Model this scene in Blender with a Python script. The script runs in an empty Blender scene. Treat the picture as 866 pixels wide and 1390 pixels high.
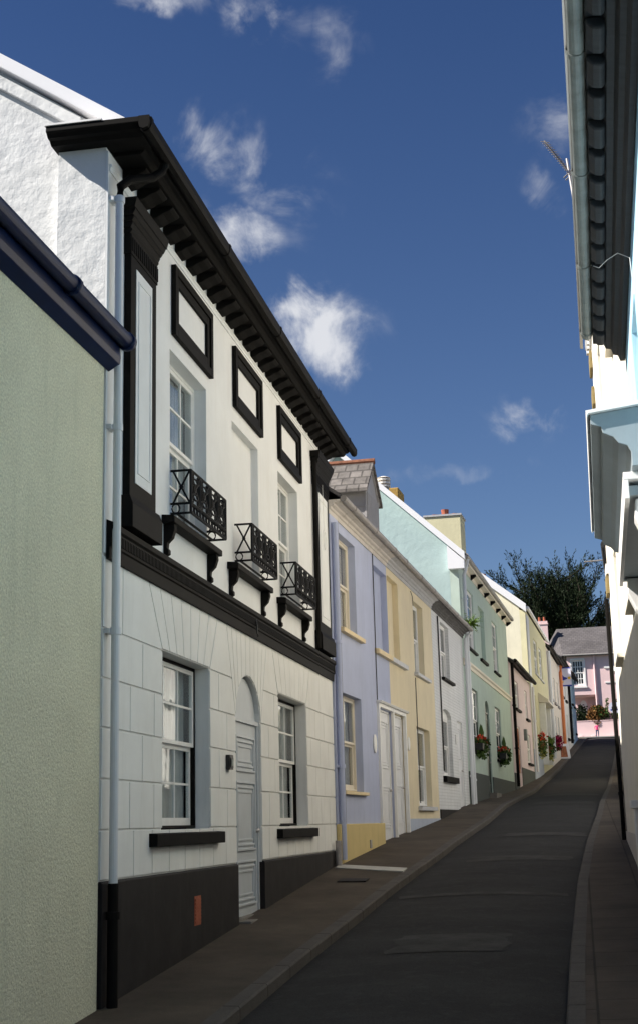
import bpy, bmesh, math, random
from mathutils import Vector, Matrix
random.seed(7)
S = bpy.context.scene
C = S.collection
R = math.radians
PI = math.pi

# ------------------------------------------------------------------ camera
cam = bpy.data.cameras.new('camera'); camo = bpy.data.objects.new('camera', cam); C.objects.link(camo)
xw = Vector((0.98313942, -0.06753908, -0.16992748))     # rows: world axes seen from the camera (x right, y down, z forward)
yw = Vector((0.18110815, 0.23141597, 0.95584857))
up = Vector((-0.0252332, -0.97050766, 0.23974604))
right = Vector((xw[0], yw[0], up[0])); down = Vector((xw[1], yw[1], up[1])); fwd = Vector((xw[2], yw[2], up[2]))
m = Matrix.Identity(4)
for i in range(3):
    m[i][0] = right[i]; m[i][1] = -down[i]; m[i][2] = -fwd[i]
camo.matrix_world = m
cam.sensor_fit = 'VERTICAL'; cam.sensor_height = 36.0
cam.lens = 1900.0 * 36.0 / 1390.0
cam.shift_y = -45.0 / 1390.0
cam.clip_start = 0.05; cam.clip_end = 5000
S.camera = camo
S.render.resolution_x = 637; S.render.resolution_y = 1024

# ------------------------------------------------------------------ light
SUN_AZ = R(69)      # angle of the sun from behind the camera (-Y) towards the left (-X)
SUN_EL = R(42)
sd = Vector((-math.sin(SUN_AZ) * math.cos(SUN_EL), -math.cos(SUN_AZ) * math.cos(SUN_EL), math.sin(SUN_EL)))
sun = bpy.data.lights.new('sun', 'SUN'); sun.energy = 5.0; sun.angle = R(0.5); sun.color = (1.0, 0.94, 0.85)
suno = bpy.data.objects.new('sun', sun); C.objects.link(suno)
suno.rotation_euler = (-sd).to_track_quat('-Z', 'Y').to_euler()

W = bpy.data.worlds.new('World'); S.world = W; W.use_nodes = True
nt = W.node_tree; N = nt.nodes; L = nt.links
for n in list(N): N.remove(n)
def nd(t, **kw):
    n = N.new(t)
    for k, v in kw.items(): setattr(n, k, v)
    return n
out = nd('ShaderNodeOutputWorld'); bg = nd('ShaderNodeBackground'); bg.inputs[1].default_value = 0.07
sky = nd('ShaderNodeTexSky', sky_type='NISHITA'); sky.sun_disc = False
sky.sun_elevation = SUN_EL; sky.sun_rotation = math.atan2(sd.x, sd.y); sky.altitude = 20
sky.air_density = 1.0; sky.dust_density = 0.6; sky.ozone_density = 2.6
tc = nd('ShaderNodeTexCoord')
nrm = nd('ShaderNodeVectorMath', operation='NORMALIZE'); L.new(tc.outputs['Generated'], nrm.inputs[0])
# (direction, horizontal radius, vertical radius, strength)
clouds = [((-0.222, 0.861, 0.460), .045, .032, .80), ((-0.196, 0.870, 0.447), .040, .034, .70), ((-0.218, 0.889, 0.405), .060, .030, .85), ((-0.183, 0.884, 0.428), .055, .028, .60), ((-0.165, 0.88, 0.445), .03, .04, .42),
          ((-0.1655, 0.926, 0.338), .050, .040, 1.12), ((-0.176, 0.920, 0.356), .034, .026, 1.1), ((-0.153, 0.931, 0.327), .034, .030, 1.0), ((-0.135, 0.925, 0.345), .035, .026, .45), ((-0.184, 0.825, 0.540), .034, .020, .85), ((-0.252, 0.805, 0.545), .055, .014, .75), ((-0.15, 0.832, 0.525), .024, .03, .42),
          ((0.020, 0.890, 0.458), .042, .030, .54), ((0.002, 0.908, 0.418), .026, .030, .62), ((-0.0194, 0.962, 0.2735), .042, .022, .74), ((-0.131, 0.846, 0.517), .030, .04, .50), ((-0.05, 0.95, 0.235), .12, .010, .44)]
no = nd('ShaderNodeTexNoise'); no.inputs['Scale'].default_value = 19; no.inputs['Detail'].default_value = 9; no.inputs['Roughness'].default_value = 0.6; no.inputs['Distortion'].default_value = 0.6
L.new(nrm.outputs[0], no.inputs['Vector'])
nb = nd('ShaderNodeTexNoise'); nb.inputs['Scale'].default_value = 60; nb.inputs['Detail'].default_value = 6
L.new(nrm.outputs[0], nb.inputs['Vector'])
# small warp of the directions gives ragged outlines
wsub = nd('ShaderNodeVectorMath', operation='SUBTRACT'); L.new(nb.outputs['Color'], wsub.inputs[0]); wsub.inputs[1].default_value = (.5, .5, .5)
wsc = nd('ShaderNodeVectorMath', operation='SCALE'); L.new(wsub.outputs[0], wsc.inputs[0]); wsc.inputs['Scale'].default_value = 0.03
wad = nd('ShaderNodeVectorMath', operation='ADD'); L.new(nrm.outputs[0], wad.inputs[0]); L.new(wsc.outputs[0], wad.inputs[1])
prev = None
for d, rx, rz, st in clouds:
    d = Vector(d).normalized()
    sb = nd('ShaderNodeVectorMath', operation='SUBTRACT'); L.new(wad.outputs[0], sb.inputs[0]); sb.inputs[1].default_value = d
    mu = nd('ShaderNodeVectorMath', operation='MULTIPLY'); L.new(sb.outputs[0], mu.inputs[0]); mu.inputs[1].default_value = (1 / rx, 0.5 / rx, 1 / rz)
    ln = nd('ShaderNodeVectorMath', operation='LENGTH'); L.new(mu.outputs[0], ln.inputs[0])
    mr = nd('ShaderNodeMapRange', interpolation_type='SMOOTHSTEP'); L.new(ln.outputs['Value'], mr.inputs['Value'])
    mr.inputs['From Min'].default_value = 0.0; mr.inputs['From Max'].default_value = 1.35; mr.inputs['To Min'].default_value = st; mr.inputs['To Max'].default_value = 0.0
    if prev is None: prev = mr.outputs[0]
    else:
        mx = nd('ShaderNodeMath', operation='MAXIMUM'); L.new(prev, mx.inputs[0]); L.new(mr.outputs[0], mx.inputs[1]); prev = mx.outputs[0]
ns = nd('ShaderNodeMapRange'); L.new(no.outputs['Fac'], ns.inputs['Value']); ns.inputs['From Min'].default_value = 0.36; ns.inputs['From Max'].default_value = 0.66; ns.inputs['To Min'].default_value = -0.62; ns.inputs['To Max'].default_value = 0.25
gate = nd('ShaderNodeMath', operation='ADD'); L.new(prev, gate.inputs[0]); L.new(ns.outputs[0], gate.inputs[1])
pg = nd('ShaderNodeMath', operation='MULTIPLY'); L.new(gate.outputs[0], pg.inputs[0]); L.new(prev, pg.inputs[1]); pg.use_clamp = True
cf = nd('ShaderNodeMapRange', interpolation_type='SMOOTHSTEP'); L.new(pg.outputs[0], cf.inputs['Value']); cf.inputs['From Min'].default_value = 0.0; cf.inputs['From Max'].default_value = 0.95; cf.inputs['To Max'].default_value = 0.95
tint = nd('ShaderNodeMix', data_type='RGBA', blend_type='MULTIPLY'); tint.inputs[0].default_value = 1.0
sx = nd('ShaderNodeSeparateXYZ'); L.new(nrm.outputs[0], sx.inputs[0])
ez = nd('ShaderNodeMapRange'); L.new(sx.outputs['Z'], ez.inputs['Value']); ez.inputs['From Min'].default_value = 0.18; ez.inputs['From Max'].default_value = 0.56
tz = nd('ShaderNodeMix', data_type='RGBA'); L.new(ez.outputs[0], tz.inputs[0]); tz.inputs[6].default_value = (0.46, 0.52, 0.64, 1); tz.inputs[7].default_value = (0.265, 0.365, 0.545, 1)
L.new(sky.outputs[0], tint.inputs[6]); L.new(tz.outputs[2], tint.inputs[7])
mix = nd('ShaderNodeMix', data_type='RGBA'); L.new(cf.outputs[0], mix.inputs[0]); L.new(tint.outputs[2], mix.inputs[6]); mix.inputs[7].default_value = (5.5, 5.6, 5.9, 1)
L.new(mix.outputs[2], bg.inputs[0]); L.new(bg.outputs[0], out.inputs[0])

S.view_settings.view_transform = 'Standard'; S.view_settings.look = 'None'; S.view_settings.gamma = 1.0
S.view_settings.use_curve_mapping = False
S.view_settings.exposure = 1.0
S.render.engine = 'CYCLES'
S.cycles.max_bounces = 8; S.cycles.diffuse_bounces = 5

# ------------------------------------------------------------------ materials
_mats = {}
def mat(name, col, rough=0.85, spec=0.3, var=0.0, vscale=3.0, bump=0.0, bscale=60.0, stain=0.0, staincol=(0.1, 0.1, 0.08), metal=0.0, brick=None, fine=0.0, bdist=0.01, dscale=(1, 1, 1)):
    if name in _mats: return _mats[name]
    M = bpy.data.materials.new(name); M.use_nodes = True
    T = M.node_tree; B = T.nodes['Principled BSDF']; l = T.links.new
    B.inputs['Base Color'].default_value = (*col, 1); B.inputs['Roughness'].default_value = rough
    B.inputs['Specular IOR Level'].default_value = spec; B.inputs['Metallic'].default_value = metal
    co = T.nodes.new('ShaderNodeTexCoord')
    cur = None
    if var or stain or fine:
        rgb = T.nodes.new('ShaderNodeRGB'); rgb.outputs[0].default_value = (*col, 1); cur = rgb.outputs[0]
    if var:
        n = T.nodes.new('ShaderNodeTexNoise'); n.inputs['Scale'].default_value = vscale; n.inputs['Detail'].default_value = 6; n.inputs['Roughness'].default_value = .65
        mp = T.nodes.new('ShaderNodeMapping'); mp.inputs['Scale'].default_value = dscale; l(co.outputs['Object'], mp.inputs[0]); l(mp.outputs[0], n.inputs['Vector'])
        r = T.nodes.new('ShaderNodeMapRange'); l(n.outputs['Fac'], r.inputs['Value']); r.inputs['From Min'].default_value = .3; r.inputs['From Max'].default_value = .7
        r.inputs['To Min'].default_value = 1 - var; r.inputs['To Max'].default_value = 1 + var
        v = T.nodes.new('ShaderNodeVectorMath'); v.operation = 'SCALE'; l(cur, v.inputs[0]); l(r.outputs[0], v.inputs['Scale']); cur = v.outputs[0]
    if fine:
        n = T.nodes.new('ShaderNodeTexNoise'); n.inputs['Scale'].default_value = bscale * 1.7; n.inputs['Detail'].default_value = 3
        l(co.outputs['Object'], n.inputs['Vector'])
        r = T.nodes.new('ShaderNodeMapRange'); l(n.outputs['Fac'], r.inputs['Value']); r.inputs['From Min'].default_value = .32; r.inputs['From Max'].default_value = .68
        r.inputs['To Min'].default_value = 1 - fine; r.inputs['To Max'].default_value = 1 + fine
        v = T.nodes.new('ShaderNodeVectorMath'); v.operation = 'SCALE'; l(cur, v.inputs[0]); l(r.outputs[0], v.inputs['Scale']); cur = v.outputs[0]
    if stain:
        mp = T.nodes.new('ShaderNodeMapping'); mp.inputs['Scale'].default_value = (3.6, 3.6, .5); l(co.outputs['Object'], mp.inputs[0])
        n = T.nodes.new('ShaderNodeTexNoise'); n.inputs['Scale'].default_value = 1.6; n.inputs['Detail'].default_value = 8; n.inputs['Roughness'].default_value = .7; l(mp.outputs[0], n.inputs['Vector'])
        r = T.nodes.new('ShaderNodeMapRange'); l(n.outputs['Fac'], r.inputs['Value']); r.inputs['From Min'].default_value = .52; r.inputs['From Max'].default_value = .74
        r.inputs['To Min'].default_value = 0; r.inputs['To Max'].default_value = stain
        x = T.nodes.new('ShaderNodeMix'); x.data_type = 'RGBA'; l(r.outputs[0], x.inputs[0]); l(cur, x.inputs[6]); x.inputs[7].default_value = (*staincol, 1); cur = x.outputs[2]
    hgt = None
    if brick:
        bt = T.nodes.new('ShaderNodeTexBrick'); bt.inputs['Scale'].default_value = 1.0
        bt.inputs['Brick Width'].default_value = brick[0]; bt.inputs['Row Height'].default_value = brick[1]; bt.inputs['Mortar Size'].default_value = brick[2]
        bt.inputs['Mortar Smooth'].default_value = .3; bt.inputs['Color1'].default_value = (1, 1, 1, 1); bt.inputs['Color2'].default_value = (brick[3],) * 3 + (1,); bt.inputs['Mortar'].default_value = (brick[4],) * 3 + (1,)
        mp = T.nodes.new('ShaderNodeMapping'); l(co.outputs['Object'], mp.inputs[0])
        cx = T.nodes.new('ShaderNodeSeparateXYZ'); cb = T.nodes.new('ShaderNodeCombineXYZ'); l(mp.outputs[0], cx.inputs[0])
        ax = brick[5] if len(brick) > 5 else 'xz'
        l(cx.outputs['XYZ'.index(ax[0].upper())], cb.inputs[0]); l(cx.outputs['XYZ'.index(ax[1].upper())], cb.inputs[1])
        l(cb.outputs[0], bt.inputs['Vector'])
        x = T.nodes.new('ShaderNodeMix'); x.data_type = 'RGBA'; x.blend_type = 'MULTIPLY'; x.inputs[0].default_value = 1
        if cur is None:
            rgb = T.nodes.new('ShaderNodeRGB'); rgb.outputs[0].default_value = (*col, 1); cur = rgb.outputs[0]
        l(cur, x.inputs[6]); l(bt.outputs['Color'], x.inputs[7]); cur = x.outputs[2]
        inv = T.nodes.new('ShaderNodeMath'); inv.operation = 'SUBTRACT'; inv.inputs[0].default_value = 1; l(bt.outputs['Fac'], inv.inputs[1]); hgt = inv.outputs[0]
    if cur is not None: l(cur, B.inputs['Base Color'])
    last = None
    if hgt is not None:
        b0 = T.nodes.new('ShaderNodeBump'); b0.inputs['Strength'].default_value = .6; b0.inputs['Distance'].default_value = .012; l(hgt, b0.inputs['Height']); last = b0.outputs[0]
    if bump:
        n = T.nodes.new('ShaderNodeTexNoise'); n.inputs['Scale'].default_value = bscale; n.inputs['Detail'].default_value = 5; n.inputs['Roughness'].default_value = .6
        l(co.outputs['Object'], n.inputs['Vector'])
        b = T.nodes.new('ShaderNodeBump'); b.inputs['Strength'].default_value = bump; b.inputs['Distance'].default_value = bdist; l(n.outputs['Fac'], b.inputs['Height'])
        if last is not None: l(last, b.inputs['Normal'])
        last = b.outputs[0]
    if last is not None: l(last, B.inputs['Normal'])
    _mats[name] = M
    return M
def render_m(name, col, **k):
    a = dict(rough=.9, spec=.2, var=.06, vscale=1.4, bump=.35, bscale=28, stain=.40, staincol=tuple(c * .66 for c in col), bdist=.006)
    a.update(k); return mat(name, col, **a)

MT = dict(
    green=render_m('sage_roughcast', (.66, .65, .49), bump=1.0, bscale=32, fine=.20, bdist=.022, stain=.45, staincol=(.44, .46, .34)),
    gable=mat('rough_white_render', (.70, .71, .71), rough=.9, spec=.2, var=.04, vscale=2, bump=.7, bscale=3.0, bdist=.04, stain=.10, staincol=(.55, .55, .5)),
    up=render_m('cream_white_paint', (.755, .77, .77), bump=.12, stain=.3, staincol=(.64, .63, .58)),
    low=render_m('grey_white_paint', (.78, .785, .76), bump=.14, stain=.4, staincol=(.62, .61, .56)),
    groove=render_m('joint_paint', (.72, .72, .70), bump=.1),
    black=mat('black_brown_gloss', (.0085, .0078, .0072), rough=.62, spec=.06, var=.2, vscale=5, bump=.1, bscale=30, bdist=.004),
    plinth=mat('dark_plinth_paint', (.022, .0195, .019), rough=.7, spec=.15, var=.3, vscale=3, bump=.25, bscale=14, stain=.35, staincol=(.055, .048, .042), bdist=.006),
    iron=mat('black_iron', (.010, .010, .011), rough=.6, spec=.12),
    navy=mat('navy_gloss', (.005, .012, .045), rough=.42, spec=.16, var=.2, vscale=4),
    wood_w=mat('white_gloss_paint', (.80, .80, .78), rough=.45, spec=.4, var=.05, vscale=8),
    wood_c=mat('cream_gloss_paint', (.72, .66, .55), rough=.5, spec=.4),
    doorg=mat('grey_door_paint', (.50, .535, .56), rough=.45, spec=.4, var=.06, vscale=4),
    doorw=mat('white_door_paint', (.72, .73, .74), rough=.5, spec=.35, var=.05, vscale=4),
    doordk=mat('dark_green_door', (.012, .035, .028), rough=.35, spec=.5),
    pipe=mat('pale_pipe_paint', (.66, .68, .70), rough=.5, spec=.4, stain=.2, staincol=(.4, .4, .38)),
    blue=render_m('periwinkle_render', (.44, .485, .65), bump=.2),
    ochre=render_m('ochre_plinth', (.62, .50, .24), bump=.3, stain=.35),
    cream=render_m('cream_render', (.74, .65, .46), bump=.2),
    yellowsill=mat('yellow_sill_paint', (.74, .60, .36), rough=.6, var=.1),
    bsill=mat('grey_sill_paint', (.55, .56, .58), rough=.6, var=.1),
    blueplinth=render_m('blue_grey_plinth', (.45, .50, .60)),
    wbrick=render_m('white_painted_brick', (.74, .75, .75), brick=(.225, .075, .010, .97, .86)),
    mint=render_m('mint_render', (.49, .59, .52), bump=.2),
    aqua=render_m('aqua_render', (.42, .54, .53), bump=.5, bscale=6, bdist=.02, stain=.3, staincol=(.36, .5, .5)),
    darkplinth=render_m('grey_green_plinth', (.085, .095, .09), bump=.3),
    pink=render_m('dusty_pink_render', (.64, .535, .56), bump=.2),
    yell=render_m('pale_yellow_render', (.70, .66, .43), bump=.2),
    yellg=render_m('butter_render', (.76, .72, .56), bump=.2),
    ivory=render_m('ivory_render', (.74, .68, .60), bump=.2),
    whit=render_m('chalk_render', (.74, .73, .70), bump=.2),
    ltblue=render_m('pale_blue_render', (.42, .56, .66), bump=.2),
    stone=render_m('weathered_moulding', (.60, .56, .52), bump=.8, bscale=12, bdist=.02, stain=.6, staincol=(.28, .25, .23)),
    stone2=render_m('grey_moulding', (.46, .46, .48), bump=.5, bscale=14, bdist=.01, stain=.5, staincol=(.2, .2, .2)),
    stone3=render_m('blackened_moulding', (.10, .095, .095), bump=.6, bscale=14, bdist=.01, stain=.5, staincol=(.3, .3, .3)),
    gutter=mat('grey_gutter', (.30, .28, .27), rough=.5, spec=.4, var=.2, vscale=6, stain=.4, staincol=(.12, .12, .1)),
    ggutter=mat('weathered_green_gutter', (.19, .205, .195), rough=.5, spec=.4, var=.25, vscale=4, stain=.6, staincol=(.08, .08, .07)),
    slate=mat('slate_roof', (.11, .105, .11), rough=.75, spec=.3, var=.25, vscale=.8, brick=(.30, .22, .012, .75, .5, 'xy'), stain=.4, staincol=(.16, .14, .11)),
    slate_x=mat('slate_roof_far', (.115, .105, .108), rough=.75, spec=.3, var=.3, vscale=.35, brick=(.34, .25, .02, .78, .55, 'xy'), stain=.5, staincol=(.20, .18, .15)),
    hung=mat('hung_slates', (.17, .155, .145), rough=.8, var=.35, vscale=5, brick=(.26, .2, .02, .7, .45, 'yz'), stain=.7, staincol=(.27, .24, .2)),
    lead=mat('lead_board', (.36, .35, .35), rough=.6, var=.1, vscale=3, stain=.3),
    terra=mat('terracotta', (.34, .10, .055), rough=.8, var=.25, vscale=7),
    ridge=mat('weathered_ridge', (.20, .085, .05), rough=.9, var=.4, vscale=9),
    ventm=mat('vent_brick', (.36, .11, .06), rough=.9, var=.2, vscale=20),
    ochrech=render_m('lichen_chimney', (.42, .27, .08), bump=.8, bscale=10, bdist=.02),
    yellch=render_m('yellow_chimney', (.64, .60, .40), bump=.5, bscale=9, bdist=.012, stain=.4),
    curtain=mat('net_curtain', (.48, .50, .50), rough=.9, var=.35, vscale=5, dscale=(5, 1, .3)),
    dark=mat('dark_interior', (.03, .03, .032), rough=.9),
    warmcur=mat('cream_curtain', (.78, .74, .68), rough=.9, var=.2, vscale=5, dscale=(5, 1, .3)),
    asphalt=mat('asphalt', (.022, .0215, .021), rough=.88, spec=.2, var=.35, vscale=.9, bump=.7, bscale=45, fine=.45, bdist=.01, dscale=(.8, 1.2, 1), stain=.8, staincol=(.045, .044, .042)),
    pave=mat('pavement_tarmac', (.074, .058, .043), rough=.9, spec=.25, var=.35, vscale=1.3, bump=.5, bscale=70, fine=.22, bdist=.006, stain=.6, staincol=(.052, .055, .035)),
    paveslab=mat('pavement_slabs', (.078, .061, .047), rough=.9, spec=.25, var=.25, vscale=1.3, bump=.4, bscale=60, fine=.15, brick=(.75, .6, .012, .85, .45, 'yx'), stain=.5, staincol=(.05, .05, .04)),
    kerb=mat('granite_kerb', (.075, .066, .058), rough=.85, var=.25, vscale=2.5, bump=.4, bscale=50, fine=.2),
    patchm=mat('pale_tarmac', (.042, .041, .039), rough=.9, spec=.2, var=.5, vscale=2.5, bump=.5, bscale=70, fine=.3, stain=.7, staincol=(.026, .026, .025)),
    slab=mat('pale_concrete', (.46, .45, .42), rough=.9, var=.15, vscale=3, bump=.3, bscale=50),
    step=mat('worn_step', (.20, .185, .165), rough=.9, var=.25, vscale=3, bump=.3),
    skyblue=render_m('sky_blue_render', (.42, .68, .85), bump=.5, bscale=10),
    cream2=render_m('warm_cream_render', (.80, .75, .64), bump=.25, stain=.1),
    ochreb=mat('ochre_block_paint', (.25, .19, .08), rough=.8, var=.2, vscale=5),
    shop=mat('blue_grey_shop_paint', (.27, .32, .35), rough=.5, spec=.4, var=.12, vscale=2.5, stain=.35, staincol=(.22, .26, .28)),
    shopw=mat('chalky_shop_paint', (.78, .77, .76), rough=.6, var=.08, vscale=6, stain=.3, staincol=(.5, .48, .46)),
    soffit=mat('sooty_boards', (.020, .021, .024), rough=.65, spec=.35, var=.4, vscale=5, dscale=(5, .5, 1)),
    pinkh=mat('candy_pink_render', (.78, .57, .57), rough=.9, var=.05, vscale=.6, bump=.15, stain=.15, staincol=(.66, .47, .46)),
    grass=mat('rough_grass', (.055, .08, .03), rough=.95, var=.4, vscale=.3),
    bark=mat('bark', (.04, .03, .022), rough=.95, var=.3, vscale=6),
    plast=mat('dark_plastic', (.02, .02, .02), rough=.4),
    plastg=mat('grey_plastic', (.16, .20, .18), rough=.4),
    alu=mat('aluminium', (.55, .52, .5), rough=.4, metal=.8),
    orange=mat('orange_pipe_paint', (.62, .20, .07), rough=.5),
    whitepl=mat('white_upvc', (.82, .82, .84), rough=.4, spec=.4),
    signw=mat('sign_white', (.66, .66, .78), rough=.5), signb=mat('sign_blue', (.03, .05, .32), rough=.5), signy=mat('sign_yellow', (.75, .50, .04), rough=.5), signr=mat('sign_red', (.6, .05, .06), rough=.5),
    brownpan=mat('brown_panel', (.36, .13, .06), rough=.6, var=.5, vscale=9),
    shirt=mat('pink_shirt', (.75, .08, .22), rough=.9), jeans=mat('blue_jeans', (.07, .10, .18), rough=.9), skin=mat('skin', (.55, .34, .25), rough=.6), hair=mat('brown_hair', (.06, .035, .02), rough=.8),
)
def leafmat(name, col, v=.45):
    M = bpy.data.materials.new(name); M.use_nodes = True; T = M.node_tree; B = T.nodes['Principled BSDF']
    B.inputs['Roughness'].default_value = .6; B.inputs['Specular IOR Level'].default_value = .08
    g = T.nodes.new('ShaderNodeNewGeometry'); r = T.nodes.new('ShaderNodeMapRange'); T.links.new(g.outputs['Random Per Island'], r.inputs['Value'])
    r.inputs['To Min'].default_value = 1 - v; r.inputs['To Max'].default_value = 1 + v
    rgb = T.nodes.new('ShaderNodeRGB'); rgb.outputs[0].default_value = (*col, 1)
    s = T.nodes.new('ShaderNodeVectorMath'); s.operation = 'SCALE'; T.links.new(rgb.outputs[0], s.inputs[0]); T.links.new(r.outputs[0], s.inputs['Scale']); T.links.new(s.outputs[0], B.inputs['Base Color'])
    return M
MT['cypress'] = leafmat('cypress_needles', (.019, .029, .014)); MT['leaf'] = leafmat('leaf_green', (.07, .12, .035)); MT['rust'] = leafmat('rust_leaves', (.17, .085, .03), .6)
MT['redfl'] = leafmat('red_petals', (.62, .06, .03), .4); MT['magfl'] = leafmat('magenta_petals', (.40, .03, .10), .5); MT['fern'] = leafmat('fern_green', (.13, .21, .04)); MT['yellf'] = leafmat('yellow_leaves', (.42, .40, .12), .4)
# window glass: thin sheet, reflective at grazing angles
G = bpy.data.materials.new('window_glass'); G.use_nodes = True; T = G.node_tree
for n in list(T.nodes): T.nodes.remove(n)
o_ = T.nodes.new('ShaderNodeOutputMaterial'); gl = T.nodes.new('ShaderNodeBsdfGlossy'); gl.inputs['Roughness'].default_value = .03; tr = T.nodes.new('ShaderNodeBsdfTransparent'); tr.inputs[0].default_value = (.92, .94, .94, 1)
mx = T.nodes.new('ShaderNodeMixShader'); ge = T.nodes.new('ShaderNodeNewGeometry')
dt = T.nodes.new('ShaderNodeVectorMath'); dt.operation = 'DOT_PRODUCT'; T.links.new(ge.outputs['Normal'], dt.inputs[0]); T.links.new(ge.outputs['Incoming'], dt.inputs[1])
def mth(op, a_, b_=None):
    n = T.nodes.new('ShaderNodeMath'); n.operation = op; n.use_clamp = (op == 'MULTIPLY_ADD')
    for i, q in enumerate((a_, b_)):
        if q is None: continue
        if isinstance(q, (int, float)): n.inputs[i].default_value = q
        else: T.links.new(q, n.inputs[i])
    return n
ab = mth('ABSOLUTE', dt.outputs['Value']); om = mth('SUBTRACT', 1.0, ab.outputs[0]); pw = mth('POWER', om.outputs[0], 5.0)
ad = mth('MULTIPLY_ADD', pw.outputs[0], 0.92); ad.inputs[2].default_value = 0.035
nz = T.nodes.new('ShaderNodeTexNoise'); nz.inputs['Scale'].default_value = 2.5; bp = T.nodes.new('ShaderNodeBump'); bp.inputs['Strength'].default_value = .12; bp.inputs['Distance'].default_value = .02
tcg = T.nodes.new('ShaderNodeTexCoord'); T.links.new(tcg.outputs['Object'], nz.inputs['Vector']); T.links.new(nz.outputs['Fac'], bp.inputs['Height']); T.links.new(bp.outputs[0], gl.inputs['Normal'])
T.links.new(ad.outputs[0], mx.inputs[0]); T.links.new(tr.outputs[0], mx.inputs[1]); T.links.new(gl.outputs[0], mx.inputs[2]); T.links.new(mx.outputs[0], o_.inputs[0])
MT['glass'] = G

# ------------------------------------------------------------------ mesh builder
class MB:
    """collects faces; f maps local (u, o, z) = along, outward, height to a point"""
    def __init__(s, f=None): s.v = []; s.f = []; s.mi = []; s.cur = 0; s.map = f or (lambda u, o, z: (u, o, z))
    def pt(s, u, o, z): s.v.append(s.map(u, o, z)); return len(s.v) - 1
    def face(s, pts):
        s.f.append([s.pt(*p) for p in pts]); s.mi.append(s.cur)
    def box(s, u0, u1, o0, o1, z0, z1):
        P = [s.pt(u, o, z) for z in (z0, z1) for o in (o0, o1) for u in (u0, u1)]
        for q in ((0, 1, 3, 2), (4, 6, 7, 5), (0, 4, 5, 1), (2, 3, 7, 6), (0, 2, 6, 4), (1, 5, 7, 3)):
            s.f.append([P[i] for i in q]); s.mi.append(s.cur)
    def prism(s, a, b):
        n = len(a); A = [s.pt(*p) for p in a]; Bp = [s.pt(*p) for p in b]
        s.f.append(A[::-1]); s.f.append(Bp); s.mi += [s.cur] * 2
        for i in range(n):
            j = (i + 1) % n; s.f.append([A[i], A[j], Bp[j], Bp[i]]); s.mi.append(s.cur)
    def profile(s, u0, u1, oz):                     # outline in (o, z) run along u
        s.prism([(u0, o, z) for o, z in oz], [(u1, o, z) for o, z in oz])
    def plate(s, o0, o1, uz):                       # outline in (u, z) given thickness in o
        s.prism([(u, o0, z) for u, z in uz], [(u, o1, z) for u, z in uz])
    def slab(s, z0, z1, uo):
        s.prism([(u, o, z0) for u, o in uo], [(u, o, z1) for u, o in uo])
    def tube(s, pts, r, n=8, r1=None):
        pts = [Vector(p) for p in pts]; r1 = r if r1 is None else r1; rings = []
        for i, p in enumerate(pts):
            d = (pts[min(i + 1, len(pts) - 1)] - pts[max(i - 1, 0)]).normalized()
            a = d.cross(Vector((0, 0, 1)) if abs(d.z) < .9 else Vector((0, 1, 0))).normalized(); b = d.cross(a)
            rr = r + (r1 - r) * i / max(1, len(pts) - 1)
            rings.append([s.pt(*(p + a * math.cos(2 * PI * k / n) * rr + b * math.sin(2 * PI * k / n) * rr)) for k in range(n)])
        for A, Bq in zip(rings, rings[1:]):
            for k in range(n):
                s.f.append([A[k], A[(k + 1) % n], Bq[(k + 1) % n], Bq[k]]); s.mi.append(s.cur)
        s.f.append(rings[0][::-1]); s.f.append(rings[-1]); s.mi += [s.cur] * 2
    def build(s, name, material, parent=None, smooth=False, bevel=0):
        me = bpy.data.meshes.new(name); me.from_pydata([tuple(v) for v in s.v], [], s.f)
        mats = material if isinstance(material, (list, tuple)) else [material]
        for q in mats: me.materials.append(MT[q] if isinstance(q, str) else q)
        me.polygons.foreach_set('material_index', s.mi)
        bm = bmesh.new(); bm.from_mesh(me); bmesh.ops.recalc_face_normals(bm, faces=bm.faces); bm.to_mesh(me); bm.free()
        o = bpy.data.objects.new(name, me); C.objects.link(o)
        if smooth:
            for p in me.polygons: p.use_smooth = True
        if bevel:
            b = o.modifiers.new('bevel', 'BEVEL'); b.width = bevel; b.segments = 2; b.limit_method = 'ANGLE'; b.angle_limit = R(40)
        if parent is not None: o.parent = parent
        return o
def tag(o, label, cat, group=None, kind=None):
    if label: o['label'] = label
    if cat: o['category'] = cat
    if group: o['group'] = group
    if kind: o['kind'] = kind
    return o
def empty(name, loc, rz, label, cat, group=None):
    o = bpy.data.objects.new(name, None); C.objects.link(o); o.location = loc; o.rotation_euler = (0, 0, rz); o.empty_display_size = .3
    return tag(o, label, cat, group)

class Site:
    """a facade: origin, heading t = dX/dY, side -1 = left of the street, +1 = right"""
    def __init__(s, name, label, cat, x, y, t, side, gz, group=None, shift=0.0):
        L_ = math.hypot(1, t); s.d = (t / L_, 1 / L_); s.side = side; s.gz = gz; s.sh = shift
        s.o = (x + s.d[0] * shift, y + s.d[1] * shift)
        s.root = empty(name, (s.o[0], s.o[1], gz), math.atan2(s.d[1], s.d[0]), label, cat, group) if name else None
    def P(s, u, o, z): return (u - s.sh, s.side * o, z - s.gz)
    def mb(s): return MB(s.P)
    def world(s, u, o, z):
        x, y, zz = s.P(u, o, z)
        return (s.o[0] + s.d[0] * x - s.d[1] * y, s.o[1] + s.d[1] * x + s.d[0] * y, z)

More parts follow.
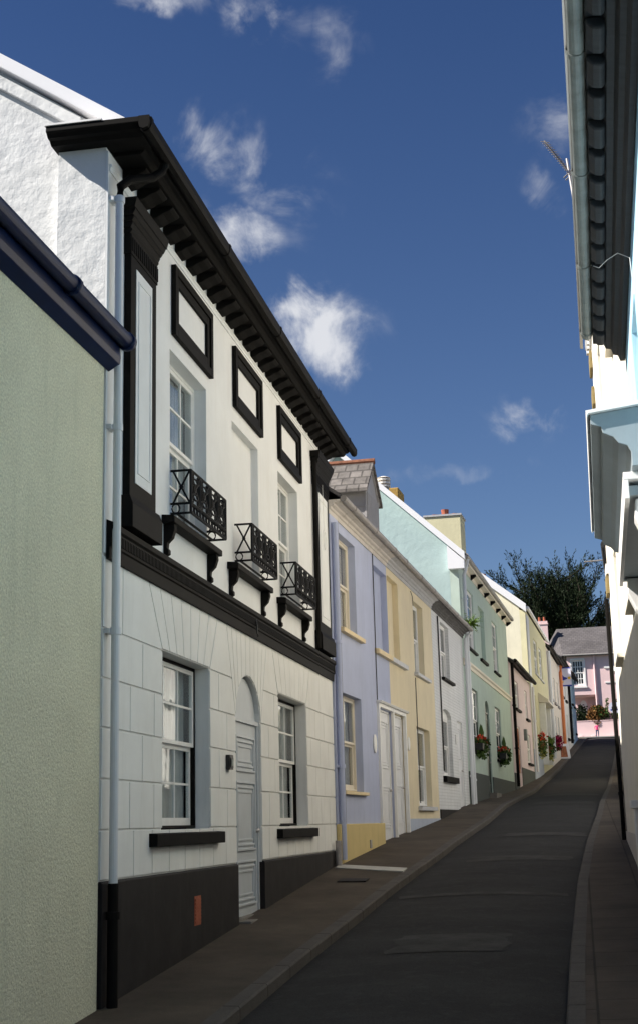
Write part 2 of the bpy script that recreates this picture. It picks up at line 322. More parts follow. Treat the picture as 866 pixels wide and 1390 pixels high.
# ------------------------------------------------------------------ facade pieces
def front(b, u0, u1, z0, z1, ops, o=0.0, rd=.15, cap=.25, sel=None):
    """front skin with openings (ua, ub, za, zb, rise) and their reveals"""
    us = sorted({u0, u1, *[q[0] for q in ops], *[q[1] for q in ops]}); zs = sorted({z0, z1, *[q[2] for q in ops], *[q[3] + q[4] for q in ops], *[q[3] for q in ops]})
    us = [u for u in us if u0 <= u <= u1]; zs = [z for z in zs if z0 <= z <= z1]
    for a, c in zip(us, us[1:]):
        for e, g in zip(zs, zs[1:]):
            mu, mz = (a + c) / 2, (e + g) / 2
            if any(q[0] < mu < q[1] and q[2] < mz < q[3] + q[4] for q in ops): continue
            b.face([(a, o, e), (c, o, e), (c, o, g), (a, o, g)])
    for ua, ub, za, zb, rise in ops:
        r0 = o - rd
        if za > z0 + .001: b.face([(ua, o, za), (ub, o, za), (ub, r0, za), (ua, r0, za)])
        b.face([(ua, o, za), (ua, r0, za), (ua, r0, zb), (ua, o, zb)]); b.face([(ub, o, za), (ub, r0, za), (ub, r0, zb), (ub, o, zb)])
        if rise <= 0: b.face([(ua, o, zb), (ub, o, zb), (ub, r0, zb), (ua, r0, zb)])
        else:
            n = 14; cx = (ua + ub) / 2; h = (ub - ua) / 2
            ar = [(cx - h * math.cos(PI * i / n), zb + rise * math.sin(PI * i / n)) for i in range(n + 1)]
            for p, q in zip(ar, ar[1:]):
                b.face([(p[0], o, p[1]), (q[0], o, q[1]), (q[0], o, zb + rise), (p[0], o, zb + rise)])
                b.face([(p[0], o, p[1]), (q[0], o, q[1]), (q[0], r0, q[1]), (p[0], r0, p[1])])
    for u in (u0, u1): b.face([(u, o, z0), (u, o - cap, z0), (u, o - cap, z1), (u, o, z1)])
def gables(b, u0, u1, z0, ze, zr, half, th=.2, which=(0, 1), of=-.252):
    oz = [(of, z0), (of, ze + (zr - ze) * (-of) / half), (-half, zr), (-2 * half, ze), (-2 * half, z0)]
    if 0 in which: b.profile(u0 + .004, u0 + th, oz)
    if 1 in which: b.profile(u1 - th, u1 - .004, oz)
    b.box(u0 + th, u1 - th, -2 * half, -2 * half + .2, z0, ze)
def roof(b, u0, u1, ze, oe, zr, half, th=.07):
    s = (zr - ze) / (half + oe)
    b.profile(u0, u1, [(oe, ze), (-half, zr), (-2 * half - oe, ze), (-2 * half - oe, ze + th), (-half, zr + th * 1.2), (oe, ze + th)])
def sash(st, u0, u1, z0, z1, depth, cols=3, rows=2, fw=.05, frame='wood_w', cur='curtain', split=True, rise=0, box=None, curfac=1.0, gb=.018, label=None):
    """sliding sash window in an opening: frame (part) with sashes, pane and curtain below it"""
    b = st.mb(); o = -depth; bx = .035
    b.box(u0, u0 + bx, o - .10, o + .004, z0, z1); b.box(u1 - bx, u1, o - .10, o + .004, z0, z1); b.box(u0 + bx, u1 - bx, o - .10, o + .004, z1 - bx, z1); b.box(u0 + bx, u1 - bx, o - .10, o + .012, z0, z0 + bx * .8)
    if rise > 0:
        n = 12; cx = (u0 + u1) / 2; h = (u1 - u0) / 2
        b.plate(o - .06, o + .002, [(cx - h * math.cos(PI * i / n), z1 + rise * math.sin(PI * i / n)) for i in range(n + 1)])
    w = b.build('window', box or frame, st.root, bevel=.004)
    if label: w['label'] = label
    a0, a1, c0, c1 = u0 + bx, u1 - bx, z0 + bx * .8, z1 - bx
    mid = (c0 + c1) / 2
    parts = [(mid, c1, o - .006), (c0, mid, o - .042)] if split else [(c0, c1, o - .03)]
    p = st.mb(); k = 0
    for (za, zb, oo) in parts:
        s_ = st.mb()
        s_.box(a0, a0 + fw, oo - .035, oo, za, zb); s_.box(a1 - fw, a1, oo - .035, oo, za, zb)
        s_.box(a0 + fw, a1 - fw, oo - .035, oo, za, za + fw * (.8 if k == 0 else 1.5)); s_.box(a0 + fw, a1 - fw, oo - .035, oo, zb - fw * .9, zb)
        g0, g1, h0, h1 = a0 + fw, a1 - fw, za + fw * (.8 if k == 0 else 1.5), zb - fw * .9
        for i in range(1, cols): x = g0 + (g1 - g0) * i / cols; s_.box(x - gb / 2, x + gb / 2, oo - .03, oo - .004, h0, h1)
        for i in range(1, rows):
            z = h0 + (h1 - h0) * i / rows
            for c in range(cols):
                xa = g0 + (g1 - g0) * c / cols + (gb / 2 if c else 0); xb = g0 + (g1 - g0) * (c + 1) / cols - (gb / 2 if c < cols - 1 else 0)
                s_.box(xa, xb, oo - .03, oo - .006, z - gb / 2, z + gb / 2)
        s_.build('sash', frame, w)
        p.box(g0, g1, oo - .020, oo - .015, h0, h1); k += 1
    p.build('pane', 'glass', w)
    cb = st.mb(); n = 14
    if cur:
        oc = o - .115
        for i in range(n):
            xa = a0 + (a1 - a0) * i / n; xb = a0 + (a1 - a0) * (i + 1) / n; d = .02 * (i % 2)
            cb.face([(xa, oc - d, c0), (xb, oc - .02 + d, c0), (xb, oc - .02 + d, c1), (xa, oc - d, c1)])
        cb.build('curtain', cur, w)
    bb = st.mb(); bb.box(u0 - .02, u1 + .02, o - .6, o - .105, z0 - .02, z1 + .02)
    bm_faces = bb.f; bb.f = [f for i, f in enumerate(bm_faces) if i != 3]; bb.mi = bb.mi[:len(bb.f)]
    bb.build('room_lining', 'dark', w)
    return w
def sill(st, w, u0, u1, z, out=.08, h=.09, m='black', inn=.14):
    b = st.mb(); b.profile(u0, u1, [(-inn, z), (out, z - .015), (out, z - h), (-.0, z - h), (-inn, z - h + .02)])
    return b.build('sill', m, w, bevel=.006)
def nested(b, u0, u1, z0, z1, o, n=3, step=.055, h=.022):
    for i in range(n):
        a, c, e, g = u0 + step * i, u1 - step * i, z0 + step * i, z1 - step * i; w = step * .45; oo = o + h * (1 - .25 * i)
        if c - a < 3 * w or g - e < 3 * w: break
        b.box(a, a + w, o - .005, oo, e, g); b.box(c - w, c, o - .005, oo, e, g); b.box(a + w, c - w, o - .005, oo, e, e + w); b.box(a + w, c - w, o - .005, oo, g - w, g)
def door(st, u0, u1, z0, z1, depth, m, panels, frame=None, rise=0, label=None, knob=None):
    b = st.mb(); o = -depth; b.box(u0 + .05, u1 - .05, o - .06, o, z0, z1)
    for (a, c, e, g) in panels: nested(b, u0 + .05 + (u1 - u0 - .1) * a, u0 + .05 + (u1 - u0 - .1) * c, z0 + (z1 - z0) * e, z0 + (z1 - z0) * g, o)
    d = b.build('door', m, st.root, bevel=.003)
    if label: d['label'] = label
    f = st.mb(); f.box(u0, u0 + .05, o - .07, o + .02, z0, z1); f.box(u1 - .05, u1, o - .07, o + .02, z0, z1)
    if rise > 0:
        n = 14; cx = (u0 + u1) / 2; h = (u1 - u0) / 2
        f.plate(o - .07, o - .01, [(cx - h * math.cos(PI * i / n), z1 + rise * math.sin(PI * i / n)) for i in range(n + 1)])
        f.box(u0, u1, o - .07, o + .03, z1 - .0, z1 + .05)
    else: f.box(u0 + .05, u1 - .05, o - .07, o + .02, z1, z1 + .05)
    f.build('door_frame', frame or m, d)
    k = st.mb(); kx = u1 - .16 if knob is None else knob
    k.tube([(kx, o, z0 + .95), (kx, o + .06, z0 + .95)], .028, 10, .022); k.build('handle', 'alu', d, smooth=True)
    return d
def downpipe(st, u, o, z0, z1, r, m, clips=(), extra=None, name='downpipe'):
    b = st.mb(); pts = [(u, o, z0), (u, o, z1)]
    if extra: pts += extra
    b.tube(pts, r, 12)
    for c in clips:
        b.tube([(u, o, c - .03), (u, o, c + .03)], r * 1.3, 12); b.box(u - r * 2.0, u + r * 2.0, o - r * 1.2, o - r * .5, c - .02, c + .02)
    return b.build(name, m, st.root)
def inset(poly, g):
    n = len(poly); cx = sum(p[0] for p in poly) / n; cz = sum(p[1] for p in poly) / n; lines = []
    for i in range(n):
        (x0, y0), (x1, y1) = poly[i], poly[(i + 1) % n]; dx, dy = x1 - x0, y1 - y0; l_ = math.hypot(dx, dy) or 1e-9; nx, ny = -dy / l_, dx / l_
        if (cx - x0) * nx + (cz - y0) * ny < 0: nx, ny = -nx, -ny
        lines.append((x0 + nx * g, y0 + ny * g, dx, dy))
    r = []
    for i in range(n):
        x0, y0, dx, dy = lines[i - 1]; x1, y1, ex, ey = lines[i]; den = dx * ey - dy * ex
        if abs(den) < 1e-9: return None
        t = ((x1 - x0) * ey - (y1 - y0) * ex) / den; r.append((x0 + dx * t, y0 + dy * t))
    return r

# ------------------------------------------------------------------ ground
GY = [-400, -60, 0, 5, 10, 13.56, 16, 22.4, 26.7, 33.9, 39.8, 54, 66, 75, 90, 105, 111, 114, 118, 130, 700]
GZ = [-24, -6.2, -2.05, -1.78, -1.45, -1.22, -1.05, -.62, -.34, .05, .45, 1.08, 1.85, 2.55, 3.9, 5.45, 6.0, 6.15, 6.25, 7.0, 10]
def interp(x, X, Z):
    if x <= X[0]: return Z[0]
    for i in range(len(X) - 1):
        if x <= X[i + 1]: return Z[i] + (Z[i + 1] - Z[i]) * (x - X[i]) / (X[i + 1] - X[i])
    return Z[-1]
def zg(y): return interp(y, GY, GZ)
KL = ([-60, 5, 14, 16.85, 19.3, 25, 36.3, 45, 63, 86.5, 105, 112], [-2.9, -2.82, -2.75, -2.66, -2.62, -2.41, -2.15, -1.95, -1.5, -.62, .33, .72])
KR = ([-60, 5, 13.85, 19.85, 25.65, 37.9, 50, 69.9, 98.3, 112], [-.3, -.25, -.22, -.15, -.01, .38, .75, 1.39, 2.42, 3.0])
def facL(y): return -3.87 if y < 22.5 else -3.87 + .045 * (y - 22.5)
ys = [-60 + 4 * i for i in range(15)] + [0.5 * i for i in range(0, 225)]
def strip(name, xl, xr, dz, mt, ys=ys, nx=6, kind='structure'):
    b = MB(); rows = []
    for y in ys:
        a, c = xl(y), xr(y); rows.append([b.pt(a + (c - a) * i / nx, y, zg(y) + dz(y, i / nx)) for i in range(nx + 1)])
    for A, B_ in zip(rows, rows[1:]):
        for i in range(nx): b.f.append([A[i], A[i + 1], B_[i + 1], B_[i]]); b.mi.append(0)
    o = b.build(name, mt); o['kind'] = kind
    for p in o.data.polygons: p.use_smooth = True
    return o
kl = lambda y: interp(y, *KL); kr = lambda y: interp(y, *KR)
strip('road', lambda y: kl(y) + .0, lambda y: kr(y), lambda y, t: -.13 + .05 * math.sin(PI * t), 'asphalt', nx=10)
strip('pavement_left', lambda y: facL(y) - .05, lambda y: kl(y) - .14, lambda y, t: .0 - .02 * t, 'pave')
strip('pavement_right', lambda y: kr(y) + .14, lambda y: max(kr(y) + 1.2, 1.0), lambda y, t: -.02 + .02 * t, 'paveslab')
def kerbs(name, fx, sg):
    b = MB(); y = 2.0
    while y < 112:
        y1 = y + .9 + .1 * ((int(y * 7) % 5) / 5); e = .006
        def q(yy, off, z): return (fx(yy) + sg * off, yy, zg(yy) + z)
        b.prism([q(y + e, 0, -.25), q(y + e, 0, -.035), q(y + e, .015, -.018), q(y + e, .14, -.016), q(y + e, .14, -.25)], [q(y1 - e, 0, -.25), q(y1 - e, 0, -.035), q(y1 - e, .015, -.018), q(y1 - e, .14, -.016), q(y1 - e, .14, -.25)])
        y = y1
    o = b.build(name, 'kerb'); o['kind'] = 'structure'
kerbs('kerb_left', kl, -1); kerbs('kerb_right', kr, 1)
b = MB(); gx = [-900, -300, -100, -40, -12, -4.2, 0, 4, 12, 40, 100, 300, 900]; rows = []
for y in GY[:-1] + [200, 400, 1500]:
    rows.append([b.pt(x, y, (zg(y) if y < 150 else zg(y)) - .45) for x in gx])
for A, B_ in zip(rows, rows[1:]):
    for i in range(len(gx) - 1): b.f.append([A[i], A[i + 1], B_[i + 1], B_[i]]); b.mi.append(0)
o = b.build('ground', 'grass'); o['kind'] = 'structure'
b = MB(); b.prism([(-30, 112, 5.98), (40, 112, 5.98), (40, 117.6, 6.18), (-30, 117.6, 6.18)], [(-30, 112, 6.02), (40, 112, 6.02), (40, 117.6, 6.22), (-30, 117.6, 6.22)])
o = b.build('cross_road', 'asphalt'); o['kind'] = 'structure'
b = MB(); b.box(-2, 12, 116.4, 117.6, 6.2, 6.34); o = b.build('far_pavement', 'slab'); o['kind'] = 'structure'

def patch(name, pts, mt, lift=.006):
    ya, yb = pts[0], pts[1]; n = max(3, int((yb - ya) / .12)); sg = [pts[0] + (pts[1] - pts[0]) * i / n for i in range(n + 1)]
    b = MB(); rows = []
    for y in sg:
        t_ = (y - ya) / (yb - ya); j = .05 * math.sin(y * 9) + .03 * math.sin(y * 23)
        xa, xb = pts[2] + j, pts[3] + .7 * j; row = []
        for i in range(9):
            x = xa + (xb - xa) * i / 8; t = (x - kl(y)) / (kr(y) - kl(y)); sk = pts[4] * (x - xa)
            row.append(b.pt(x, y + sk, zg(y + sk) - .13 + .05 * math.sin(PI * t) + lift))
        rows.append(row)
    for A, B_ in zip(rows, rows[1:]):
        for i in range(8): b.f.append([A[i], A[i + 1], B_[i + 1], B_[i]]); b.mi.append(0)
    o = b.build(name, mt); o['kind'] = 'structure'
patch('pale_road_sheet', (14.35, 15.5, -2.0, -.85, .1), 'patchm'); patch('pale_road_sheet', (18.9, 19.2, -2.5, -.3, .02), 'patchm'); patch('pale_road_sheet', (23.4, 24.2, -1.9, -.25, .05), 'patchm'); patch('pale_road_sheet', (28.6, 29.6, -1.6, 0, .04), 'patchm'); patch('pale_road_sheet', (40.5, 42.5, -1.4, .3, .1), 'patchm'); patch('pale_road_sheet', (48, 49.5, -1.3, .5, .1), 'patchm')  # first a worn patch, then paler bands laid across the road
# ------------------------------------------------------------------ house A: green roughcast cottage, nearest on the left
st = Site('green_cottage', 'pale sage green roughcast cottage with navy gutter, nearest on the left', 'house', -3.87, 0, 0, -1, zg(10), shift=0.0)
b = st.mb(); front(b, -9.0, 11.17, -2.6, 4.28, [], cap=.25); gables(b, -9.0, 11.17, -2.6, 4.0, 6.3, 3.6); b.build('wall', 'green', st.root)
b = st.mb(); roof(b, -9.1, 11.16, 4.2, .02, 6.6, 3.6); b.build('roof', 'slate', st.root)
b = st.mb(); b.profile(-9.1, 11.28, [(.003, 4.22), (.10, 4.22), (.12, 4.05), (.11, 3.99), (.003, 3.93)]); b.build('fascia', 'navy', st.root, bevel=.01)
b = st.mb(); b.tube([(-9.1, .17, 4.20), (11.33, .17, 4.20)], .068, 16)
for u in (-1, 2.4, 5.8, 8.1, 9.9, 11.28): b.tube([(u - .035, .17, 4.20), (u + .035, .17, 4.20)], .083, 16)
b.build('gutter', 'navy', st.root, smooth=True)

# ------------------------------------------------------------------ house B: black and white house
st = Site('black_and_white_house', 'white house with black pilasters, bracketed eaves, iron balconies and arched grey door', 'house', -3.87, 0, 0, -1, zg(11.35), shift=11.2)
U0, U1 = 11.22, 22.5; DR = (15.9, 17.2, -1.08, 1.24, .52); W1 = (12.97, 14.74, -.03, 1.67, 0); W2 = (18.27, 20.2, -.03, 1.70, 0)
b = st.mb(); front(b, U0, U1, -.42, 2.3, [W1, (DR[0], DR[1], -.42, DR[3], DR[4]), W2], o=-.014, rd=.16)
b.build('ground_floor_wall', 'groove', st.root)
b = st.mb(); g = .009
def blk(poly, o1=0.0):
    p = inset(poly, g)
    if p: b.plate(-.013, o1, p)
zl = [-.40, 0, .41, .83, 1.24, 1.66]
def row(z0, z1, a, c, ph, lft=None, rgt=None, step=.72):
    xs = [a]; x = a - (a % step) + ph
    while x < c - .22:
        if x > a + .22: xs.append(x)
        x += step
    xs.append(c)
    for i, (p, q) in enumerate(zip(xs, xs[1:])):
        pl = [(p, z0), (q, z0), (q, z1), (p, z1)]
        if lft and i == 0: pl = [(lft[0], z0), (q, z0), (q, z1), (lft[1], z1)]
        if rgt and i == len(xs) - 2: pl = [(pl[0][0], z0), (rgt[0], z0), (rgt[1], z1), (pl[3][0], z1)]
        blk(pl)
for i, (z0, z1) in enumerate(zip(zl, zl[1:])):
    ph = .36 if i % 2 else .0
    if i == 0:
        row(z0, z1, U0, 15.9, ph, step=.55); row(z0, z1, 17.2, U1, ph, step=.55); continue
    row(z0, z1, U0, 12.97, ph + .1); row(z0, z1, 20.2, U1, ph)
    if z0 < 1.2: row(z0, z1, 14.74, 15.9, ph); row(z0, z1, 17.2, 18.27, ph)
    else:
        row(z0, z1, 14.74, 15.74, ph, rgt=(15.9, 15.735)); row(z0, z1, 17.36, 18.27, ph, lft=(17.2, 17.365))
ZT = 2.28
blk([(U0, 1.66), (11.75, 1.66), (11.75, ZT), (U0, ZT)]); blk([(11.75, 1.66), (12.97, 1.66), (12.5, ZT), (11.75, ZT)])
def fan(b0, b1, t0, t1, n, zb=1.70):
    for i in range(n):
        x0, x1 = b0 + (b1 - b0) * i / n, b0 + (b1 - b0) * (i + 1) / n; y0, y1 = t0 + (t1 - t0) * i / n, t0 + (t1 - t0) * (i + 1) / n
        blk([(x0, zb), (x1, zb), (y1, ZT), (y0, ZT)])
fan(12.97, 14.74, 12.5, 15.1, 7, 1.672); blk([(14.74, 1.66), (15.735, 1.66), (15.49, ZT), (15.1, ZT)])
n = 9; cx = 16.55
for i in range(n):
    a0, a1 = PI - PI * i / n, PI - PI * (i + 1) / n
    p0 = (cx + .652 * math.cos(a0), 1.24 + .523 * math.sin(a0)); p1 = (cx + .652 * math.cos(a1), 1.24 + .523 * math.sin(a1))
    t0 = 15.49 + (17.61 - 15.49) * i / n; t1 = 15.49 + (17.61 - 15.49) * (i + 1) / n
    blk([p0, p1, (t1, ZT), (t0, ZT)])
blk([(17.365, 1.66), (18.27, 1.66), (17.92, ZT), (17.61, ZT)]); fan(18.27, 20.2, 17.92, 20.55, 7, 1.702)
blk([(20.2, 1.66), (21.3, 1.66), (21.3, ZT), (20.55, ZT)]); blk([(21.3, 1.66), (U1, 1.66), (U1, ZT), (21.3, ZT)])
b.build('stone_blocks', 'low', st.root, bevel=.003)
# plinth with the door gap
b = st.mb(); b.profile(U0, 15.88, [(-.25, -2.2), (.02, -2.2), (.02, -.42), (.0, -.405), (-.25, -.405)]); b.profile(17.22, U1, [(-.25, -2.2), (.02, -2.2), (.02, -.42), (.0, -.405), (-.25, -.405)])
b.build('plinth', 'plinth', st.root, bevel=.006)
b = st.mb(); b.box(15.89, 17.21, -.4, .0, -1.35, -1.0); b.box(15.95, 17.3, 0.0, .14, -1.4, -1.03); b.build('doorstep', 'step', st.root, bevel=.012)
b = st.mb()
for i in range(7): b.box(14.02, 14.22, .02, .032, -.92 + i * .035, -.897 + i * .035)
b.box(14.0, 14.24, .018, .024, -.94, -.66); b.build('air_brick', 'ventm', st.root)
# upper floor
UW1 = (13.2, 14.65, 3.02, 4.8, 0); UB = (15.85, 17.26, 3.02, 4.78, 0); UW3 = (18.5, 19.88, 3.02, 4.8, 0)
b = st.mb(); front(b, U0, U1, 2.3, 6.046, [UW1, UB, UW3], rd=.14, cap=.02); b.face([(UB[0], -.09, UB[2]), (UB[1], -.09, UB[2]), (UB[1], -.09, UB[3]), (UB[0], -.09, UB[3])])
b.build('upper_wall', 'up', st.root)
# side gable with its corner strip (faces down the hill)
b = st.mb(); gables(b, 11.36, U1, -2.2, 6.28, 8.75, 3.55, of=-.252)
b.box(U0 + .003, 11.4, -.48, -.022, -2.2, 6.082)
o = b.build('gable_wall', 'gable', st.root)
b = st.mb(); roof(b, 11.5, U1 + .1, 6.19, .33, 8.77, 3.55); b.build('roof', 'slate', st.root)
b = st.mb(); sl = (8.77 - 6.19) / 3.88
b.profile(11.22, 11.62, [(.25, 6.30), (-3.55, 6.30 + sl * 3.8), (-7.4, 6.30), (-7.4, 6.15), (-3.55, 6.15 + sl * 3.8), (.25, 6.15)]); b.build('verge_board', 'whitepl', st.root, bevel=.01)
b = st.mb(); b.profile(11.30, 11.36, [(-.3, 6.13 + sl * .5), (-3.55, 6.13 + sl * 3.75), (-3.55, 5.99 + sl * 3.75), (-.3, 5.99 + sl * .5)]); b.build('verge_fillet', 'gable', st.root, bevel=.01)
# eaves: soffit, gutter board, moulding, brackets; returned round the corner
b = st.mb()
prof = [(.003, 6.05), (.26, 6.05), (.29, 6.07), (.30, 6.10), (.34, 6.105), (.37, 6.14), (.37, 6.21), (.003, 6.21)]
b.profile(11.357, 22.72, prof)
rp = [(11.355, 6.085), (11.10, 6.085), (11.06, 6.115), (11.01, 6.12), (10.98, 6.15), (10.96, 6.16), (10.96, 6.215), (11.355, 6.215)]
b.prism([(y_, -.51, z_) for y_, z_ in rp], [(y_, .37, z_) for y_, z_ in rp])
b.build('cornice', 'black', st.root, bevel=.006)
b = st.mb(); b.box(10.95, 11.36, -.52, .02, 6.217, 6.235); b.build('cornice_flashing', 'shopw', st.root)
u = 11.62
while u < 22.5:
    b = st.mb(); b.profile(u, u + .25, [(.002, 6.048), (.235, 6.048), (.24, 6.03), (.20, 6.005), (.13, 5.98), (.07, 5.945), (.002, 5.93)]); u += .44
    b.build('eaves_bracket', 'black', st.root, bevel=.01)
b = st.mb(); b.profile(U0 + .02, U1, [(.002, 5.92), (.022, 5.92), (.03, 5.895), (.012, 5.88), (.012, 5.85), (.002, 5.85)]); b.build('eaves_moulding', 'up', st.root)
b = st.mb()
for k in range(1): b.profile(10.93, 22.86, [(.375, 6.13), (.385, 6.09), (.42, 6.075), (.46, 6.09), (.475, 6.13), (.475, 6.20), (.375, 6.20)])
for u in (10.98, 13.9, 16.6, 19.4, 22.1): b.profile(u, u + .07, [(.372, 6.125), (.382, 6.083), (.42, 6.065), (.463, 6.08), (.482, 6.125), (.482, 6.207), (.372, 6.207)])
b.build('gutter', 'black', st.root)
# string course
b = st.mb(); b.profile(U0 + .05, U1 + .02, [(.003, 2.25), (.03, 2.25), (.035, 2.36), (.05, 2.37), (.05, 2.50), (.07, 2.52), (.07, 2.57), (.003, 2.60)])
u = 11.3
b.build('string_course', 'black', st.root, bevel=.004)
b = st.mb()
u = 11.32
while u < 22.4: b.box(u, u + .022, .051, .060, 2.395, 2.48); u += .045
b.build('string_course_dentils', 'black', st.root)
b = st.mb(); b.tube([(16.75, .06, 2.48), (16.74, .075, 2.4), (16.75, .075, 2.3), (16.80, .075, 2.27)], .010, 6); b.build('cable_end', 'plast', st.root)
# pilasters
for (a, c) in ((11.70, 12.50), (21.12, 22.18)):
    b = st.mb(); OUT = .07
    b.box(a, c, .002, OUT, 2.90, 5.22)                       # shaft
    b.profile(a - .06, c + .06, [(.002, 2.605), (OUT + .05, 2.605), (OUT + .05, 2.82), (OUT + .02, 2.90), (.002, 2.90)])   # pedestal
    b.box(a - .02, c + .02, .002, OUT + .008, 5.22, 5.42)
    for i, (oo, z0, z1, e) in enumerate([(.015, 5.421, 5.47, .03), (.025, 5.471, 5.53, .05), (.045, 5.531, 5.58, .07), (.065, 5.581, 5.64, .10), (.09, 5.641, 5.74, .13)]):
        b.profile(a - e, c + e, [(.002, z0), (OUT + oo - .02, z0), (OUT + oo, z1 - .02), (OUT + oo, z1), (.002, z1)])
    x = a
    while x < c: b.box(x, x + .03, OUT + .008, OUT + .018, 5.25, 5.39); x += .06
    p = b.build('pilaster', 'black', st.root, bevel=.005)
    b = st.mb(); b.box(a + .14, c - .16, OUT + .002, OUT + .008, 3.05, 5.12); nested(b, a + .20, c - .22, 3.15, 5.02, OUT + .01, 1, .03, .006); b.build('pilaster_panel', 'up', p)
# framed panels over the windows
for (a, c) in ((13.25, 14.80), (15.90, 17.40), (18.50, 20.05)):
    b = st.mb(); z0, z1 = 4.97, 5.75; w = .10
    for k, (ww, oo) in enumerate(((.0, .055), (.09, .035))):
        A, Cc, E_, G_ = a + ww, c - ww, z0 + ww, z1 - ww; w = .09 if k == 0 else .10
        b.box(A, A + w, .002, oo, E_, G_); b.box(Cc - w, Cc, .002, oo, E_, G_); b.box(A + w, Cc - w, .002, oo, E_, E_ + w); b.box(A + w, Cc - w, .002, oo, G_ - w, G_)
    b.build('framed_panel', 'black', st.root, bevel=.006)
# windows
w = sash(st, 12.97, 14.74, .0, 1.67, .17, 3, 2, box='black', gb=.022); sill(st, w, 12.55, 15.05, -.03, .08, .13, 'black')
w = sash(st, 18.27, 20.2, .0, 1.70, .17, 3, 2, box='black', gb=.022); sill(st, w, 18.05, 20.55, -.03, .08, .13, 'black')
w = sash(st, 13.2, 14.65, 3.04, 4.8, .14, 3, 2, gb=.022)
w = sash(st, 18.5, 19.88, 3.04, 4.8, .14, 3, 2, gb=.022)
# window ledges on scroll brackets, with the iron balconies
for (a, c) in ((12.86, 14.86), (15.50, 17.52), (18.22, 20.22)):
    b = st.mb(); b.profile(a + .05, c - .05, [(.002, 2.99), (.125, 2.98), (.135, 2.965), (.135, 2.905), (.002, 2.905)]); lg = b.build('window_ledge', 'black', st.root, bevel=.008)
    for x in (a + .12, c - .22):
        b = st.mb(); b.profile(x, x + .085, [(.002, 2.905), (.11, 2.905), (.115, 2.85), (.09, 2.77), (.04, 2.72), (.035, 2.67), (.055, 2.65), (.055, 2.61), (.03, 2.595), (.002, 2.60)]); b.build('bracket', 'black', lg, bevel=.006)
for (a, c) in ((13.22, 14.64), (15.92, 17.30), (18.55, 19.98)):
    b = st.mb(); r = .0135; O = .215; z0, zm, z1 = 3.06, 3.16, 3.50
    for z in (z0, zm, z1): b.tube([(a, .005, z), (a, O, z), (c, O, z), (c, .005, z)], r, 6)
    for x in (a, c):
        for oo in (O,): b.tube([(x, oo, z0), (x, oo, z1)], r * 1.1, 6)
        b.tube([(x, .03, zm), (x, O - .01, z1)], r * .8, 6); b.tube([(x, .03, z1), (x, O - .01, zm)], r * .8, 6)
        b.tube([(x - .012, O / 2 + .01, (zm + z1) / 2), (x + .012, O / 2 + .01, (zm + z1) / 2)], .02, 8)
        b.tube([(x, .06 + .042 * math.cos(t * PI / 6), (z0 + zm) / 2 + .045 * math.sin(t * PI / 6)) for t in range(13)], r * .6, 5)
    b.tube([(a, .07, z0), (c, .07, z0)], r, 6)
    for k in range(4):
        xa = a + (c - a) * k / 4; xb = a + (c - a) * (k + 1) / 4; mx_ = (xa + xb) / 2; zc = (zm + z1) / 2
        b.tube([(xb, O, z0), (xb, O, z1)], r * .8, 6)
        b.tube([(xa, O, zm), (xb, O, z1)], r * .8, 5); b.tube([(xa, O, z1), (xb, O, zm)], r * .8, 5)
        b.tube([(mx_, O - .008, zc), (mx_, O + .008, zc)], .03, 8)
        for q_ in range(4): b.tube([(mx_ + .11 * math.cos(q_ * PI / 2 + .78), O - .006, zc + .10 * math.sin(q_ * PI / 2 + .78)), (mx_ + .11 * math.cos(q_ * PI / 2 + .78), O + .006, zc + .10 * math.sin(q_ * PI / 2 + .78))], .022, 6)
        for rr in (.055, .11): b.tube([(mx_ + rr * 1.15 * math.cos(t * PI / 8), O, zc + rr * math.sin(t * PI / 8)) for t in range(17)], r * .75, 5)
        for q in (0, 1):
            for w_ in (0, 1):
                ex = xa + .07 if q == 0 else xb - .07; ez = zm + .06 if w_ == 0 else z1 - .06
                b.tube([(ex + .042 * math.cos(t * PI / 5), O, ez + .042 * math.sin(t * PI / 5)) for t in range(11)], r * .7, 5)
        for q in range(3):
            ex = xa + (q + .5) * (xb - xa) / 3; b.tube([(ex + .045 * math.cos(t * PI / 5), O, (z0 + zm) / 2 + .042 * math.sin(t * PI / 5)) for t in range(11)], r * .7, 5)
    b.build('balcony', 'iron', st.root)
# door
door(st, 15.9, 17.2, -1.0, 1.20, .06, 'doorg', [(.10, .90, .74, .93), (.10, .90, .33, .69), (.10, .90, .05, .28)], 'doorg', rise=.54)
b = st.mb(); b.box(15.40, 15.56, .002, .05, .62, .78); b.box(15.42, 15.54, .051, .058, .64, .75); b.cur = 1; b.box(15.44, 15.52, .059, .062, .66, .73); b.build('door_bell', ['plast', 'plastg'], st.root, bevel=.004)
# downpipes
b = st.mb(); b.tube([(11.30, .085, -.42), (11.30, .085, 5.62)], .037, 14)
for z in (1.63, 3.42, 5.58): b.tube([(11.30, .085, z - .03), (11.30, .085, z + .03)], .048, 14); b.box(11.23, 11.37, .004, .05, z - .02, z + .02)
b.build('downpipe', 'pipe', st.root, smooth=False)
b = st.mb(); b.tube([(11.30, .085, -1.6), (11.30, .085, -.42)], .045, 14); b.tube([(11.30, .085, -.70), (11.30, .085, -.64)], .06, 14); b.build('downpipe_foot', 'black', st.root); b = st.mb(); b.tube([(11.30, .085, 5.60), (11.31, .09, 5.72), (11.38, .15, 5.81), (11.60, .30, 5.92), (11.66, .37, 6.0), (11.66, .41, 6.08)], .042, 12); b.build('downpipe_bend', 'black', st.root)
b = st.mb(); b.tube([(21.05, .06, 2.62), (21.05, .06, 5.70)], .035, 10)
b.build('downpipe', 'black', st.root)
b = st.mb()
